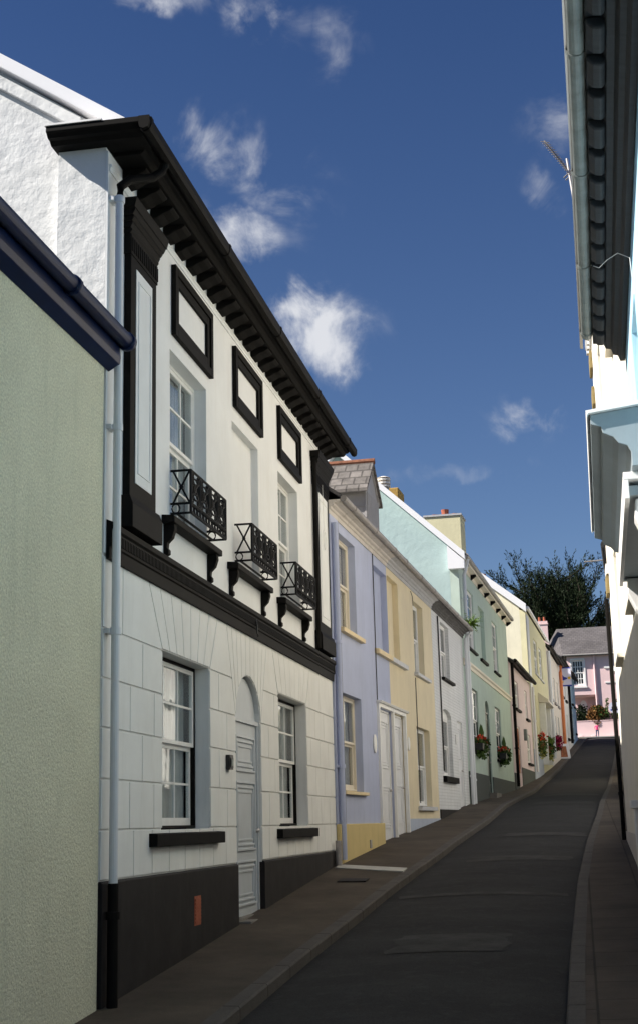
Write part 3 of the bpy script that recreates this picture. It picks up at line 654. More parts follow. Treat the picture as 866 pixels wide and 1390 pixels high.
for k in range(3): b.tube([(21.6 + (.09 + .012 * k) * math.cos(t * PI / 8), .10, 4.40 + (.14 + .01 * k) * math.sin(t * PI / 8)) for t in range(17)], .004, 5)
b.tube([(21.6, .09, 4.55), (21.55, .09, 5.3)], .004, 5); b.build('cable_coil', 'wood_w', st.root)
b = st.mb(); b.tube([(22.2, .08, -.62), (22.2, .08, -.25)], .05, 10); b.build('drain_cover', 'gutter', st.root)

# ------------------------------------------------------------------ terrace along t = .045
TX, TY, TT = -3.87, 22.5, .045
def terr(name, label, u, gu=None): return Site(name, label, 'house', TX, TY, TT, -1, zg(TY + u) - .05, shift=u)
CPROF = [(.003, 5.05), (.02, 5.05), (.025, 5.12), (.05, 5.13), (.055, 5.17), (.10, 5.19), (.11, 5.22), (.20, 5.24), (.215, 5.28), (.003, 5.28)]
def cornice(st, a, c, m, dents='stone', name='cornice'):
    b = st.mb(); b.profile(a, c, CPROF); k = b.build(name, m, st.root, bevel=.006)
    b = st.mb(); b.tube([(a, .27, 5.285), (c, .27, 5.285)], .055, 10)
    x = a + .8
    while x < c: b.tube([(x, .27, 5.285), (x + .06, .27, 5.285)], .066, 10); x += 2.0
    b.build('gutter', 'gutter', st.root)
    return k
# C blue
st = terr('blue_house', 'periwinkle blue terraced house with ochre plinth and cream sash windows', 0.0)
opC = [(.82, 2.18, 3.22, 4.88, 0), (.65, 2.35, .52, 2.14, 0), (3.92, 5.36, 3.22, 4.86, 0), (3.92, 5.36, -.42, 2.12, 0)]
b = st.mb(); front(b, 0.02, 5.355, -.9, 5.06, opC, rd=.2); b.face([(3.92, -.12, 3.22), (5.36, -.12, 3.22), (5.36, -.12, 4.86), (3.92, -.12, 4.86)])
b.box(.02, .62, .002, .03, .0, 5.04); gables(b, 0.02, 5.355, -.9, 5.25, 7.75, 3.4); b.build('wall', 'blue', st.root)
b = st.mb(); b.box(0.0, 3.90, .002, .07, -1.0, 0.0); b.build('plinth', 'ochre', st.root, bevel=.012)
b = st.mb(); roof(b, 0.12, 5.35, 5.31, .22, 7.9, 3.4); b.build('roof', 'slate', st.root)
cornice(st, 0.02, 5.35, 'stone')
w = sash(st, .82, 2.18, 3.25, 4.88, .13, 1, 1, frame='wood_c', cur='warmcur'); sill(st, w, .66, 2.5, 3.24, .09, .09, 'yellowsill')
w = sash(st, .65, 2.35, .55, 2.14, .13, 2, 1, frame='wood_c', cur='curtain'); sill(st, w, .52, 2.5, .54, .07, .07, 'yellowsill')
b = st.mb(); b.profile(3.82, 5.35, [(-.12, 3.24), (.09, 3.22), (.09, 3.13), (-.0, 3.13)]); b.build('sill', 'yellowsill', st.root)
PN = [(.12, .88, .56, .93), (.12, .88, .10, .42)]
door(st, 3.97, 5.33, -.34, 2.08, .06, 'doorw', PN, 'wood_w')
b = st.mb(); b.box(3.83, 3.93, -.02, .05, -.42, 2.2); b.box(3.93, 5.35, -.02, .05, 2.13, 2.2); b.profile(3.80, 5.35, [(.0, 2.2), (.09, 2.2), (.11, 2.24), (.0, 2.25)]); b.build('door_surround', 'wood_w', st.root, bevel=.004)
b = st.mb(); b.plate(.005, .03, [(3.45 + .13 * math.cos(t * PI / 10), 1.42 + .17 * math.sin(t * PI / 10)) for t in range(20)]); b.build('oval_plaque', 'wood_w', st.root, bevel=.006)
downpipe(st, .12, .09, -.55, 4.9, .05, 'blue', (2.9, .9))
b = st.mb(); b.box(2.35, 2.5, .071, .085, -.42, -.28); b.build('air_vent', 'gutter', st.root)
b = st.mb(); b.tube([(3.82, .02, 2.2), (3.82, .02, 5.04)], .010, 5); b.build('cable', 'plast', st.root); b = st.mb(); b.tube([(.6, .035, -.0), (.6, .035, 3.1), (.6, .035, 5.0)], .008, 5); b.build('cable', 'plast', st.root)
b = st.mb(); b.box(3.85, 5.4, -.1, .25, -.75, -.40); b.build('doorstep', 'step', st.root)
# D cream
st = terr('cream_house', 'cream rendered terraced house with slate hung dormer and white door beside the blue door', 5.36)
opD = [(5.42, 6.68, 3.22, 4.9, 0), (8.62, 10.03, 3.22, 4.86, 0), (8.45, 10.35, .32, 2.04, 0), (5.40, 6.80, -.3, 2.12, 0)]
b = st.mb(); front(b, 5.36, 11.44, -.7, 5.06, opD, rd=.2); b.face([(5.42, -.12, 3.22), (6.68, -.12, 3.22), (6.68, -.12, 4.9), (5.42, -.12, 4.9)]); gables(b, 5.36, 11.44, -.7, 5.25, 7.75, 3.4); b.build('wall', 'cream', st.root)
b = st.mb(); b.box(6.92, 11.4, .002, .03, -.7, .07); b.build('plinth', 'blueplinth', st.root)
b = st.mb(); roof(b, 5.36, 11.44, 5.31, .22, 7.9, 3.4); b.build('roof', 'slate', st.root)
cornice(st, 5.36, 11.44, 'stone2')
w = sash(st, 8.62, 10.03, 3.25, 4.86, .13, 1, 1); sill(st, w, 8.5, 10.5, 3.24, .09, .09, 'bsill')
w = sash(st, 8.45, 10.35, .35, 2.04, .13, 2, 1); sill(st, w, 8.3, 10.6, .34, .09, .10, 'bsill')
b = st.mb(); b.profile(5.36, 7.2, [(-.12, 3.24), (.09, 3.22), (.09, 3.13), (-.0, 3.13)]); b.build('sill', 'bsill', st.root)
door(st, 5.42, 6.78, -.26, 2.08, .06, 'doorw', PN, 'wood_w')
b = st.mb(); b.box(5.37, 5.45, -.02, .05, -.4, 2.13); b.box(6.78, 6.88, -.02, .05, -.4, 2.2); b.box(5.37, 6.78, -.02, .05, 2.13, 2.2); b.profile(5.37, 6.93, [(.0, 2.2), (.09, 2.2), (.11, 2.24), (.0, 2.25)]); b.build('door_surround', 'wood_w', st.root, bevel=.004)
b = st.mb(); b.plate(.005, .03, [(7.25 + .12 * math.cos(t * PI / 10), 1.60 + .14 * math.sin(t * PI / 10)) for t in range(20)]); b.build('oval_plaque', 'wood_w', st.root, bevel=.006)
b = st.mb(); b.tube([(8.5, .02, .4), (8.5, .02, 3.1)], .010, 5); b.build('cable', 'plast', st.root); b = st.mb(); b.tube([(8.3, .02, 5.0), (8.45, .03, 4.9), (8.5, .03, 4.7)], .008, 5); b.build('cable', 'plast', st.root)
b = st.mb(); b.box(5.4, 6.9, -.1, .22, -.65, -.30); b.build('doorstep', 'step', st.root)
# dormer
b = st.mb(); f = -.42
b.prism([(5.60, f, 5.75), (7.0, f, 5.75), (7.0, f, 6.80), (6.3, f, 7.40), (5.60, f, 6.80)], [(5.60, -2.1, 5.75), (7.0, -2.1, 5.75), (7.0, -2.1, 6.80), (6.3, -2.1, 7.40), (5.60, -2.1, 6.80)]); dm = b.build('dormer', 'lead', st.root)
b = st.mb(); b.box(5.59, 5.66, f - .02, f + .02, 5.75, 6.78); b.box(6.94, 7.02, f - .02, f + .02, 5.75, 6.78)
for z in (6.12, 6.40): b.box(5.575, 5.598, -2.0, f, z, z + .012)
x = 5.72
while x < 6.9: b.box(x, x + .10, f + .003, f + .03, 5.75, 6.74); x += .14
b.plate(f - .01, f + .035, [(5.50, 6.70), (6.3, 7.42), (7.10, 6.70), (7.10, 6.80), (6.3, 7.52), (5.50, 6.80)]); b.build('dormer_boards', 'lead', dm)
b = st.mb(); b.prism([(5.42, f + .08, 6.68), (6.3, f + .08, 7.46), (7.18, f + .08, 6.68), (7.18, f + .08, 6.76), (6.3, f + .08, 7.54), (5.42, f + .08, 6.76)], [(5.42, -2.6, 6.68), (6.3, -2.6, 7.46), (7.18, -2.6, 6.68), (7.18, -2.6, 6.76), (6.3, -2.6, 7.54), (5.42, -2.6, 6.76)]); b.build('dormer_roof', 'hung', dm)
b = st.mb(); b.tube([(6.3, f + .1, 7.53), (6.3, -2.6, 7.53)], .07, 8); b.build('ridge_tiles', 'ridge', dm)
# E white brick
st = terr('white_brick_house', 'white painted brick terraced house with blackened cornice', 11.45)
opE = [(12.95, 14.45, 3.52, 4.95, 0), (12.5, 14.25, 1.08, 2.55, .2), (15.35, 16.42, .30, 2.6, 0)]
b = st.mb(); front(b, 11.45, 17.33, -.3, 5.06, opE, rd=.2); gables(b, 11.45, 17.33, -.3, 5.25, 7.75, 3.4); b.build('wall', 'wbrick', st.root)
b = st.mb(); b.box(11.5, 15.3, .002, .03, -.3, .28); b.build('plinth', 'plinth', st.root)
b = st.mb(); roof(b, 11.45, 17.3, 5.31, .22, 7.9, 3.4); b.build('roof', 'slate', st.root)
cornice(st, 11.45, 17.5, 'stone3')
w = sash(st, 12.95, 14.45, 3.55, 4.95, .10, 1, 1, cur='dark'); sill(st, w, 12.8, 14.8, 3.54, .09, .08, 'black')
w = sash(st, 12.5, 14.25, 1.1, 2.55, .10, 2, 1, rise=.2, cur='dark'); sill(st, w, 12.3, 14.6, 1.09, .10, .16, 'black')
door(st, 15.35, 16.42, .36, 2.58, .05, 'doorw', PN, 'wood_w')
b = st.mb(); b.box(14.85, 14.95, .005, .03, 1.95, 2.2); b.build('number_plate', 'wood_w', st.root)
downpipe(st, 17.18, .12, .3, 5.0, .045, 'pipe', (4.2, 1.2), extra=[(17.25, .27, 5.2)])
b = st.mb(); b.tube([(12.35, .03, 1.2), (12.35, .03, 5.0)], .02, 6); b.build('cable', 'plast', st.root)
# F mint
st = terr('mint_house', 'tall mint green house with aqua gable, string course and arched dark door', 17.34)
opF = [(18.6, 20.6, 4.95, 6.75, 0), (21.9, 23.5, 4.95, 6.65, 0), (25.9, 27.5, 4.95, 6.7, 0), (18.6, 20.6, 1.95, 3.8, 0), (22.35, 23.55, .80, 3.35, .36), (25.4, 27.2, 1.95, 3.72, 0)]
b = st.mb(); front(b, 17.34, 31.2, -.1, 7.35, opF, rd=.2); b.face([(21.9, -.12, 4.95), (23.5, -.12, 4.95), (23.5, -.12, 6.65), (21.9, -.12, 6.65)]); b.build('wall', 'mint', st.root)
b = st.mb(); gables(b, 17.34, 31.2, -.1, 7.5, 10.72, 3.45); b.build('gable_wall', 'aqua', st.root)
b = st.mb(); b.box(17.4, 22.33, .002, .03, -.1, 1.34); b.box(23.57, 31.1, .002, .03, -.1, 1.34); b.build('plinth', 'darkplinth', st.root)
b = st.mb(); roof(b, 17.2, 31.3, 7.42, .22, 10.83, 3.45); b.build('roof', 'slate', st.root)
b = st.mb(); s_ = 3.41 / 3.67; b.profile(17.12, 17.34, [(.22, 7.50), (-3.45, 7.50 + s_ * 3.67), (-7.12, 7.50), (-7.12, 7.26), (-3.45, 7.30 + s_ * 3.67), (.22, 7.28)]); b.prism([(17.10, .20, 7.02), (17.10, -.27, 7.02), (17.10, -.27, 7.70), (17.10, .20, 7.26)], [(17.335, .20, 7.02), (17.335, -.27, 7.02), (17.335, -.27, 7.70), (17.335, .20, 7.26)]); b.build('verge_board', 'whitepl', st.root)
b = st.mb(); b.profile(17.35, 31.5, [(.003, 7.2), (.02, 7.2), (.03, 7.31), (.19, 7.32), (.20, 7.38), (.003, 7.38)]); b.build('soffit', 'wood_c', st.root)
for x in [18.2 + 1.85 * i for i in range(8)]:
    b = st.mb(); b.profile(x, x + .14, [(.025, 7.305), (.19, 7.31), (.19, 7.27), (.03, 7.16)]); b.build('eaves_bracket', 'black', st.root)
b = st.mb(); b.tube([(17.36, .24, 7.43), (31.4, .24, 7.43)], .065, 10); b.build('gutter', 'gutter', st.root)
b = st.mb(); b.profile(17.36, 31.2, [(.003, 4.30), (.03, 4.30), (.05, 4.38), (.09, 4.42), (.10, 4.47), (.003, 4.50)]); b.build('string_course', 'wood_c', st.root)
for (a, c, z0, z1) in ((18.6, 20.6, 4.98, 6.75), (25.9, 27.5, 4.98, 6.7)):
    w = sash(st, a, c, z0, z1, .05, 2, 2, cur='warmcur'); sill(st, w, a - .1, c + .12, z0 - .01, .08, .08, 'black')
b = st.mb(); b.box(21.8, 23.6, -.1, .08, 4.87, 4.95); b.build('sill', 'black', st.root)
for (a, c, z0, z1) in ((18.6, 20.6, 1.98, 3.8), (25.4, 27.2, 1.98, 3.72)):
    w = sash(st, a, c, z0, z1, .05, 2, 2, cur='warmcur', box='doordk'); sill(st, w, a - .1, c + .12, z0 - .01, .08, .08, 'black')
door(st, 22.35, 23.55, .84, 3.3, .06, 'doordk', PN, 'doordk', rise=.38)
b = st.mb(); b.box(22.2, 23.7, -.1, .25, .3, .82); b.build('doorstep', 'step', st.root)
downpipe(st, 17.62, .12, .36, 6.9, .055, 'pipe', (4.3, 1.1, 6.2), extra=[(17.62, .2, 7.15), (17.62, .24, 7.36)])
b = st.mb(); b.box(29.9, 31.15, -2.76, -1.36, 8.0, 11.35); ch = b.build('chimney', 'yellch', st.root, bevel=.02)
b = st.mb(); b.box(29.86, 31.19, -2.80, -1.32, 11.351, 11.42); b.build('chimney_cap', 'stone2', ch)
for oo in (-2.4, -2.0, -1.62):
    b = st.mb(); b.tube([(30.3, oo, 11.42), (30.3, oo, 11.68 if oo == -2.0 else 11.50)], .13, 10, .15); b.build('chimney_pot', 'terra', ch)
b = st.mb(); b.box(21.6, 22.7, -3.35, -2.35, 9.3, 10.62); ch = b.build('chimney', 'ochrech', st.root, bevel=.03); ch['label'] = 'short lichen covered ochre chimney'
b = st.mb(); b.tube([(18.0, -2.2, 9.1), (18.0, -2.2, 9.80)], .16, 12); cw = b.build('flue', 'gutter', st.root)
b = st.mb()
for z in (9.72, 9.82, 9.92): b.tube([(18.0, -2.2, z + .05), (18.0, -2.2, z + .10)], .21, 12)
b.tube([(18.0, -2.2, 10.06), (18.0, -2.2, 10.11)], .21, 12, .08); b.build('flue_cowl', 'warmcur', cw)
# G pink
st = terr('small_pink_house', 'low dusty pink terraced house with black downpipe', 31.25)
opG = [(33.2, 35.0, 4.25, 5.35, 0), (38.1, 39.2, 4.15, 5.35, 0), (33.1, 34.6, 1.75, 3.55, 0), (37.9, 39.7, 2.3, 3.5, 0)]
b = st.mb(); front(b, 31.25, 41.0, .3, 5.85, opG, rd=.2); gables(b, 31.25, 41.0, .3, 5.85, 7.6, 3.2, which=(0,)); b.build('wall', 'pink', st.root)
b = st.mb(); b.box(34.65, 40.9, .002, .03, .5, 2.0); b.box(31.3, 33.05, .002, .03, .5, 1.7); b.build('plinth', 'darkplinth', st.root)
b = st.mb(); roof(b, 31.25, 41.0, 5.82, .22, 7.75, 3.2); b.build('roof', 'slate', st.root)
b = st.mb(); b.tube([(31.3, .26, 5.86), (40.9, .26, 5.86)], .08, 8); b.build('gutter', 'black', st.root)
for (a, c, z0, z1) in ((33.2, 35.0, 4.25, 5.35), (38.1, 39.2, 4.15, 5.35), (37.9, 39.7, 2.3, 3.5)):
    w = sash(st, a, c, z0, z1, .05, 2, 1, cur='warmcur'); sill(st, w, a - .1, c + .15, z0, .10, .10, 'black')
door(st, 33.1, 34.6, 1.75, 3.5, .05, 'brownpan', PN, 'wood_w')
b = st.mb(); b.box(36.5, 36.9, .003, .12, 3.15, 3.6); b.build('meter_box', 'plastg', st.root)
downpipe(st, 31.5, .12, 1.2, 5.8, .06, 'black', (4.2, 2.6))
downpipe(st, 40.95, .15, 2.0, 5.7, .06, 'pipe', (4.2,))
# H yellow
st = terr('yellow_house', 'pale yellow house with butter gable, thick white verge and porch canopy', 41.1)
opH = [(45.0, 47.2, 6.75, 8.4, 0), (48.2, 50.2, 6.75, 8.35, 0), (42.8, 44.4, 3.3, 5.6, 0), (46.6, 49.6, 2.75, 5.0, 0), (50.9, 52.3, 3.8, 5.4, 0)]
b = st.mb(); front(b, 41.1, 53.8, 1.2, 9.2, opH, rd=.2); b.build('wall', 'yell', st.root)
b = st.mb(); gables(b, 41.1, 53.8, 1.2, 9.25, 11.9, 3.2); b.build('gable_wall', 'yellg', st.root)
b = st.mb(); b.box(41.15, 46.5, .002, .04, 1.2, 3.0); b.build('plinth', 'blueplinth', st.root)
b = st.mb(); roof(b, 41.1, 53.8, 9.22, .08, 11.98, 3.2); b.build('roof', 'slate', st.root)
b = st.mb(); s_ = 2.76 / 3.45; b.profile(40.9, 41.09, [(.06, 9.45), (-3.2, 9.45 + s_ * 3.26), (-6.5, 9.45), (-6.5, 9.1), (-3.2, 9.08 + s_ * 3.26), (.06, 9.08)]); b.build('verge_board', 'whitepl', st.root)
b = st.mb(); b.tube([(41.1, .12, 9.28), (54.0, .12, 9.28)], .08, 8); b.build('gutter', 'whitepl', st.root)
b = st.mb(); b.box(41.2, 42.3, .003, .05, 3.0, 9.0); b.build('corner_strip', 'pipe', st.root)
for q in (opH[0], opH[1]): w = sash(st, q[0], q[1], q[2], q[3], .05, 2, 2, cur='warmcur'); sill(st, w, q[0] - .1, q[1] + .1, q[2], .08, .08, 'bsill')
w = sash(st, *opH[2][:4], .05, 2, 2); w = sash(st, *opH[4][:4], .05, 1, 2)
b = st.mb(); b.profile(46.0, 50.2, [(.003, 5.9), (.45, 5.55), (.47, 5.45), (.40, 5.40), (.003, 5.42)]); b.build('porch_canopy', 'wood_c', st.root)
b = st.mb(); b.box(46.2, 46.5, .003, .30, 2.5, 5.4); b.build('porch_pilaster', 'wood_w', st.root)
b = st.mb(); b.box(49.7, 50.0, .003, .30, 2.6, 5.4); b.build('porch_pilaster', 'wood_w', st.root)
door(st, 46.6, 49.6, 2.75, 4.95, .05, 'doorw', [(.06, .46, .1, .9), (.54, .94, .1, .9)], 'wood_w')
b = st.mb(); b.tube([(45.0, -2.2, 11.1), (45.0, -2.2, 11.62)], .15, 8, .12); b.build('chimney_pot', 'terra', st.root)
# I ivory, J chalk, K pale blue
def far_house(name, label, u0, u1, z0, ze, mt, wins, gut='black'):
    st = terr(name, label, u0)
    b = st.mb(); front(b, u0, u1, z0 - 1.5, ze, [(a, c, e, g, 0) for a, c, e, g in wins], rd=.2); gables(b, u0, u1, z0 - 1.5, ze, ze + 2.1, 3.0); b.build('wall', mt, st.root)
    b = st.mb(); roof(b, u0, u1, ze - .02, .22, ze + 2.2, 3.0); b.build('roof', 'slate', st.root)
    b = st.mb(); b.tube([(u0 + .02, .27, ze + .02), (u1 - .02, .27, ze + .02)], .08, 8); b.build('gutter', gut, st.root)
    return st
st = far_house('ivory_house', 'ivory three bay house with orange downpipe at its far corner', 53.85, 65.0, 3.0, 9.0, 'ivory', [(55.7, 56.9, 6.4, 7.8), (58.6, 59.9, 6.4, 7.8), (61.6, 62.8, 6.4, 7.8), (55.2, 56.4, 3.7, 5.5), (57.9, 59.2, 3.7, 5.6), (60.4, 61.8, 4.0, 5.7)])
for q in [(55.7, 56.9, 6.4, 7.8), (58.6, 59.9, 6.4, 7.8), (61.6, 62.8, 6.4, 7.8), (55.2, 56.4, 3.7, 5.5), (60.4, 61.8, 4.0, 5.7)]: w = sash(st, *q, .05, 2, 1, cur='curtain'); sill(st, w, q[0] - .1, q[1] + .1, q[2], .10, .12, 'gutter')
door(st, 57.9, 59.2, 3.7, 5.55, .05, 'doorw', PN, 'wood_w')
downpipe(st, 64.2, .13, 4.0, 8.6, .10, 'orange', (), extra=[(63.6, .2, 8.9)])
downpipe(st, 54.3, .10, 3.1, 8.8, .09, 'pipe')
st = far_house('chalk_house', 'chalky white house behind the hanging sign with black downpipe', 65.05, 77.0, 3.9, 9.6, 'whit', [(66.5, 67.7, 7.4, 8.8), (70.0, 71.2, 7.4, 8.8), (75.0, 76.0, 7.4, 8.8), (66.6, 67.8, 4.3, 6.4), (70.3, 71.5, 5.0, 6.5), (75.0, 76.0, 5.2, 6.6)])
for q in [(66.5, 67.7, 7.4, 8.8), (70.0, 71.2, 7.4, 8.8), (75.0, 76.0, 7.4, 8.8), (70.3, 71.5, 5.0, 6.5), (75.0, 76.0, 5.2, 6.6)]: w = sash(st, *q, .05, 2, 1, cur='curtain'); sill(st, w, q[0] - .1, q[1] + .1, q[2], .12, .14, 'black')
door(st, 66.6, 67.8, 4.3, 6.35, .05, 'doordk', PN, 'wood_w')
downpipe(st, 73.2, .13, 4.8, 9.4, .09, 'black')
st = far_house('pale_blue_house', 'pale blue end house of the terrace at the top of the hill', 77.05, 83.8, 5.2, 9.8, 'ltblue', [(78.2, 79.2, 7.8, 9.1), (81.0, 82.0, 7.8, 9.1), (81.0, 82.0, 5.9, 7.2), (78.2, 79.3, 5.4, 7.3)])
for q in [(78.2, 79.2, 7.8, 9.1), (81.0, 82.0, 7.8, 9.1), (81.0, 82.0, 5.9, 7.2)]: w = sash(st, *q, .05, 2, 1, cur='dark'); sill(st, w, q[0] - .1, q[1] + .1, q[2], .12, .12, 'black')
door(st, 78.2, 79.3, 5.4, 7.25, .05, 'doordk', PN, 'wood_w')

# ------------------------------------------------------------------ right side
# R1 sky blue shop building: eaves overhead, boxed shop cornice
st = Site('blue_shop_building', 'sky blue building with heavy dark eaves and grey shop cornice, nearest on the right', 'shop', .515, 0, .0135, 1, zg(6) - .1, shift=0)
opR = [(7.2, 8.3, 2.9, 4.0, 0), (10.6, 11.6, 2.9, 4.0, 0), (8.9, 11.7, -.9, 1.75, 0), (4.0, 6.0, -.9, 1.6, 0)]
b = st.mb(); front(b, 6.2, 13.4, 1.85, 4.6, opR[:2], rd=.15); gables(b, 6.2, 13.4, -3.0, 4.5, 6.9, 3.2); b.build('wall', 'skyblue', st.root)
b = st.mb(); front(b, 6.2, 13.4, -3.0, 1.845, opR[2:3], rd=.15); b.build('shop_front_wall', 'whit', st.root)  # unseen ground floor, painted white to bounce light across the street
b = st.mb(); roof(b, 6.1, 13.42, 4.62, .36, 7.0, 3.2); b.build('roof', 'slate', st.root)
b = st.mb(); b.profile(6.1, 13.40, [(.003, 4.50), (.003, 4.34), (.05, 4.34), (.07, 4.40), (.11, 4.41), (.13, 4.47), (.18, 4.48), (.20, 4.53), (.30, 4.54), (.30, 4.60), (.003, 4.60)]); b.build('soffit', 'soffit', st.root, bevel=.004)
u = 6.2
while u < 13.2:
    b = st.mb(); b.profile(u, u + .30, [(.20, 4.532), (.29, 4.538), (.30, 4.50), (.26, 4.46), (.21, 4.45), (.185, 4.475)]); u += .42; b.build('eaves_bracket', 'soffit', st.root, bevel=.015)
b = st.mb(); n = 9; pr = [(.355 - .055 * math.cos(PI * i / n), 4.60 - .055 * math.sin(PI * i / n)) for i in range(n + 1)]
b.profile(6.1, 13.28, pr)
for u in (7.9, 9.6, 11.4, 13.15): b.profile(u, u + .06, [(.355 - .063 * math.cos(PI * i / n), 4.602 - .063 * math.sin(PI * i / n)) for i in range(n + 1)])
b.build('gutter', 'ggutter', st.root)
b = st.mb(); b.box(6.1, 13.7, .395, .425, 4.603, 4.615); b.build('drip_edge', 'alu', st.root)
for q in opR[:2]: w = sash(st, *q[:4], .12, 2, 2); sill(st, w, q[0] - .1, q[1] + .1, q[2], .08, .08, 'shopw')
b = st.mb(); b.tube([(11.3, .30, 4.53), (11.1, .24, 4.42), (10.9, .18, 4.40), (10.6, .10, 4.33), (10.4, .02, 4.2), (10.4, .01, 3.9)], .0035, 5); b.build('cable', 'wood_w', st.root)
for q in opR[2:3]:
    w = sash(st, q[0], q[1], q[2] + .02, q[3], .12, 3, 1, split=False, frame='shopw', cur='dark')
# cornice box
b = st.mb()
CP = [(.003, 2.07), (.20, 2.07), (.20, 2.16), (.22, 2.20), (.27, 2.22), (.30, 2.26), (.36, 2.29), (.37, 2.33), (.43, 2.35), (.43, 2.41), (.003, 2.46)]
b.profile(8.46, 12.15, CP); b.build('shop_cornice', 'shop', st.root, bevel=.004)
b = st.mb(); b.profile(8.42, 12.18, [(.003, 2.462), (.44, 2.412), (.45, 2.40), (.455, 2.43), (.003, 2.49)]); b.build('cornice_flashing', 'shopw', st.root)
b = st.mb(); b.profile(8.6, 12.05, [(.003, 2.02), (.255, 2.02), (.255, 2.068), (.003, 2.068)]); b.profile(8.6, 12.05, [(.225, 1.90), (.255, 1.90), (.255, 2.019), (.225, 2.019)]); b.build('shop_fascia', 'shopw', st.root, bevel=.003)
b = st.mb(); b.box(8.65, 12.0, .003, .222, 1.93, 1.99); b.build('shop_soffit', 'shop', st.root)
for u in (8.7, 11.75):
    b = st.mb(); b.profile(u, u + .2, [(.003, 1.92), (.19, 1.92), (.20, 1.80), (.14, 1.66), (.08, 1.58), (.09, 1.45), (.05, 1.36), (.003, 1.38)]); b.build('console', 'shopw', st.root, bevel=.012)
b = st.mb(); b.plate(.226, .24, [(9.2 + .08 * math.cos(t * PI / 8), 1.98 + .05 * math.sin(t * PI / 8)) for t in range(16)]); b.build('shop_lamp_boss', 'shopw', st.root)
for u in (8.75, 11.8):
    b = st.mb(); b.box(u, u + .16, .003, .07, -1.4, 1.36); b.box(u - .03, u + .19, .003, .10, -1.4, -.9); b.build('shop_pilaster', 'shopw', st.root, bevel=.006)
# R2 cream building
st = Site('tall_cream_building', 'tall cream building in sun with ochre corner blocks and black downpipe, right side', 'house', .72, 13.42, 0, 1, zg(14) - .1, shift=0)
opR = [(2.0, 3.3, 5.6, 7.4, 0), (7.8, 9.0, 5.6, 7.4, 0), (2.0, 3.3, 2.4, 4.0, 0), (7.6, 8.8, 2.35, 4.0, 0), (2.0, 3.4, -.3, 1.5, 0)]
b = st.mb(); front(b, 0, 12.6, -2.2, 8.8, opR, rd=.12); gables(b, 0, 12.6, -2.2, 8.8, 11, 3.4); b.build('wall', 'cream2', st.root)
b = st.mb(); roof(b, 0, 12.6, 8.8, .1, 11.1, 3.4); b.build('roof', 'slate', st.root)
b = st.mb(); b.profile(0, 12.62, [(.003, 8.55), (.04, 8.55), (.05, 8.68), (.10, 8.70), (.10, 8.79), (.003, 8.79)]); u = .1
while u < 12.5: b.box(u, u + .14, .041, .085, 8.58, 8.67); u += .28
b.build('cornice', 'shopw', st.root)
for q in opR: w = sash(st, *q[:4], .10, 2, 2); sill(st, w, q[0] - .12, q[1] + .12, q[2], .09, .09, 'cream2')
for z in (3.9, 7.45, 8.15):
    b = st.mb(); b.box(12.0, 12.68, .003, .055, z, z + .34); b.build('corner_block', 'ochreb', st.root, bevel=.01)
b = st.mb(); b.box(11.9, 12.66, .003, .045, 4.242, 4.42); b.build('corner_moulding', 'shopw', st.root)
downpipe(st, 12.60, .06, -.5, 3.88, .038, 'black', (1.9, .4), name='downpipe')
b = st.mb(); b.box(5.0, 5.4, .003, .10, -1.4, .1); b.box(4.95, 5.45, .003, .14, .1, .2); b.build('door_pilaster', 'shopw', st.root, bevel=.01)
b = st.mb(); b.box(0, 12.6, .003, .02, -2.2, -.25); b.build('plinth', 'stone', st.root)
# R3 farther house, only its eaves show
st = Site('dark_eaved_house', 'house beyond the cream building showing only its dark overhanging eaves', 'house', 1.10, 26.1, .035, 1, zg(27) - .1, shift=0)
opR = [(1.2, 2.4, 2.9, 4.3, 0), (5.2, 6.4, 2.9, 4.3, 0), (1.2, 2.4, .6, 2.0, 0), (4.0, 5.0, -.2, 2.0, 0)]
b = st.mb(); front(b, 0, 8.0, -1.5, 5.0, opR, rd=.12); gables(b, 0, 8.0, -1.5, 5.0, 7.2, 3.2); b.build('wall', 'whit', st.root)
b = st.mb(); roof(b, 0, 3.2, 5.0, .35, 7.3, 3.2); roof(b, 3.2, 8.0, 5.0, .1, 7.3, 3.2); b.build('roof', 'slate', st.root)
b = st.mb(); b.box(0, 3.15, .003, .34, 4.88, 4.99); b.tube([(0, .40, 4.93), (3.2, .40, 4.93)], .07, 8); b.build('eaves', 'soffit', st.root)
for q in opR[:3]: w = sash(st, *q[:4], .10, 2, 2); sill(st, w, q[0] - .12, q[1] + .12, q[2], .09, .09, 'black')
door(st, 4.0, 5.0, -.1, 1.95, .1, 'doordk', PN, 'wood_w')

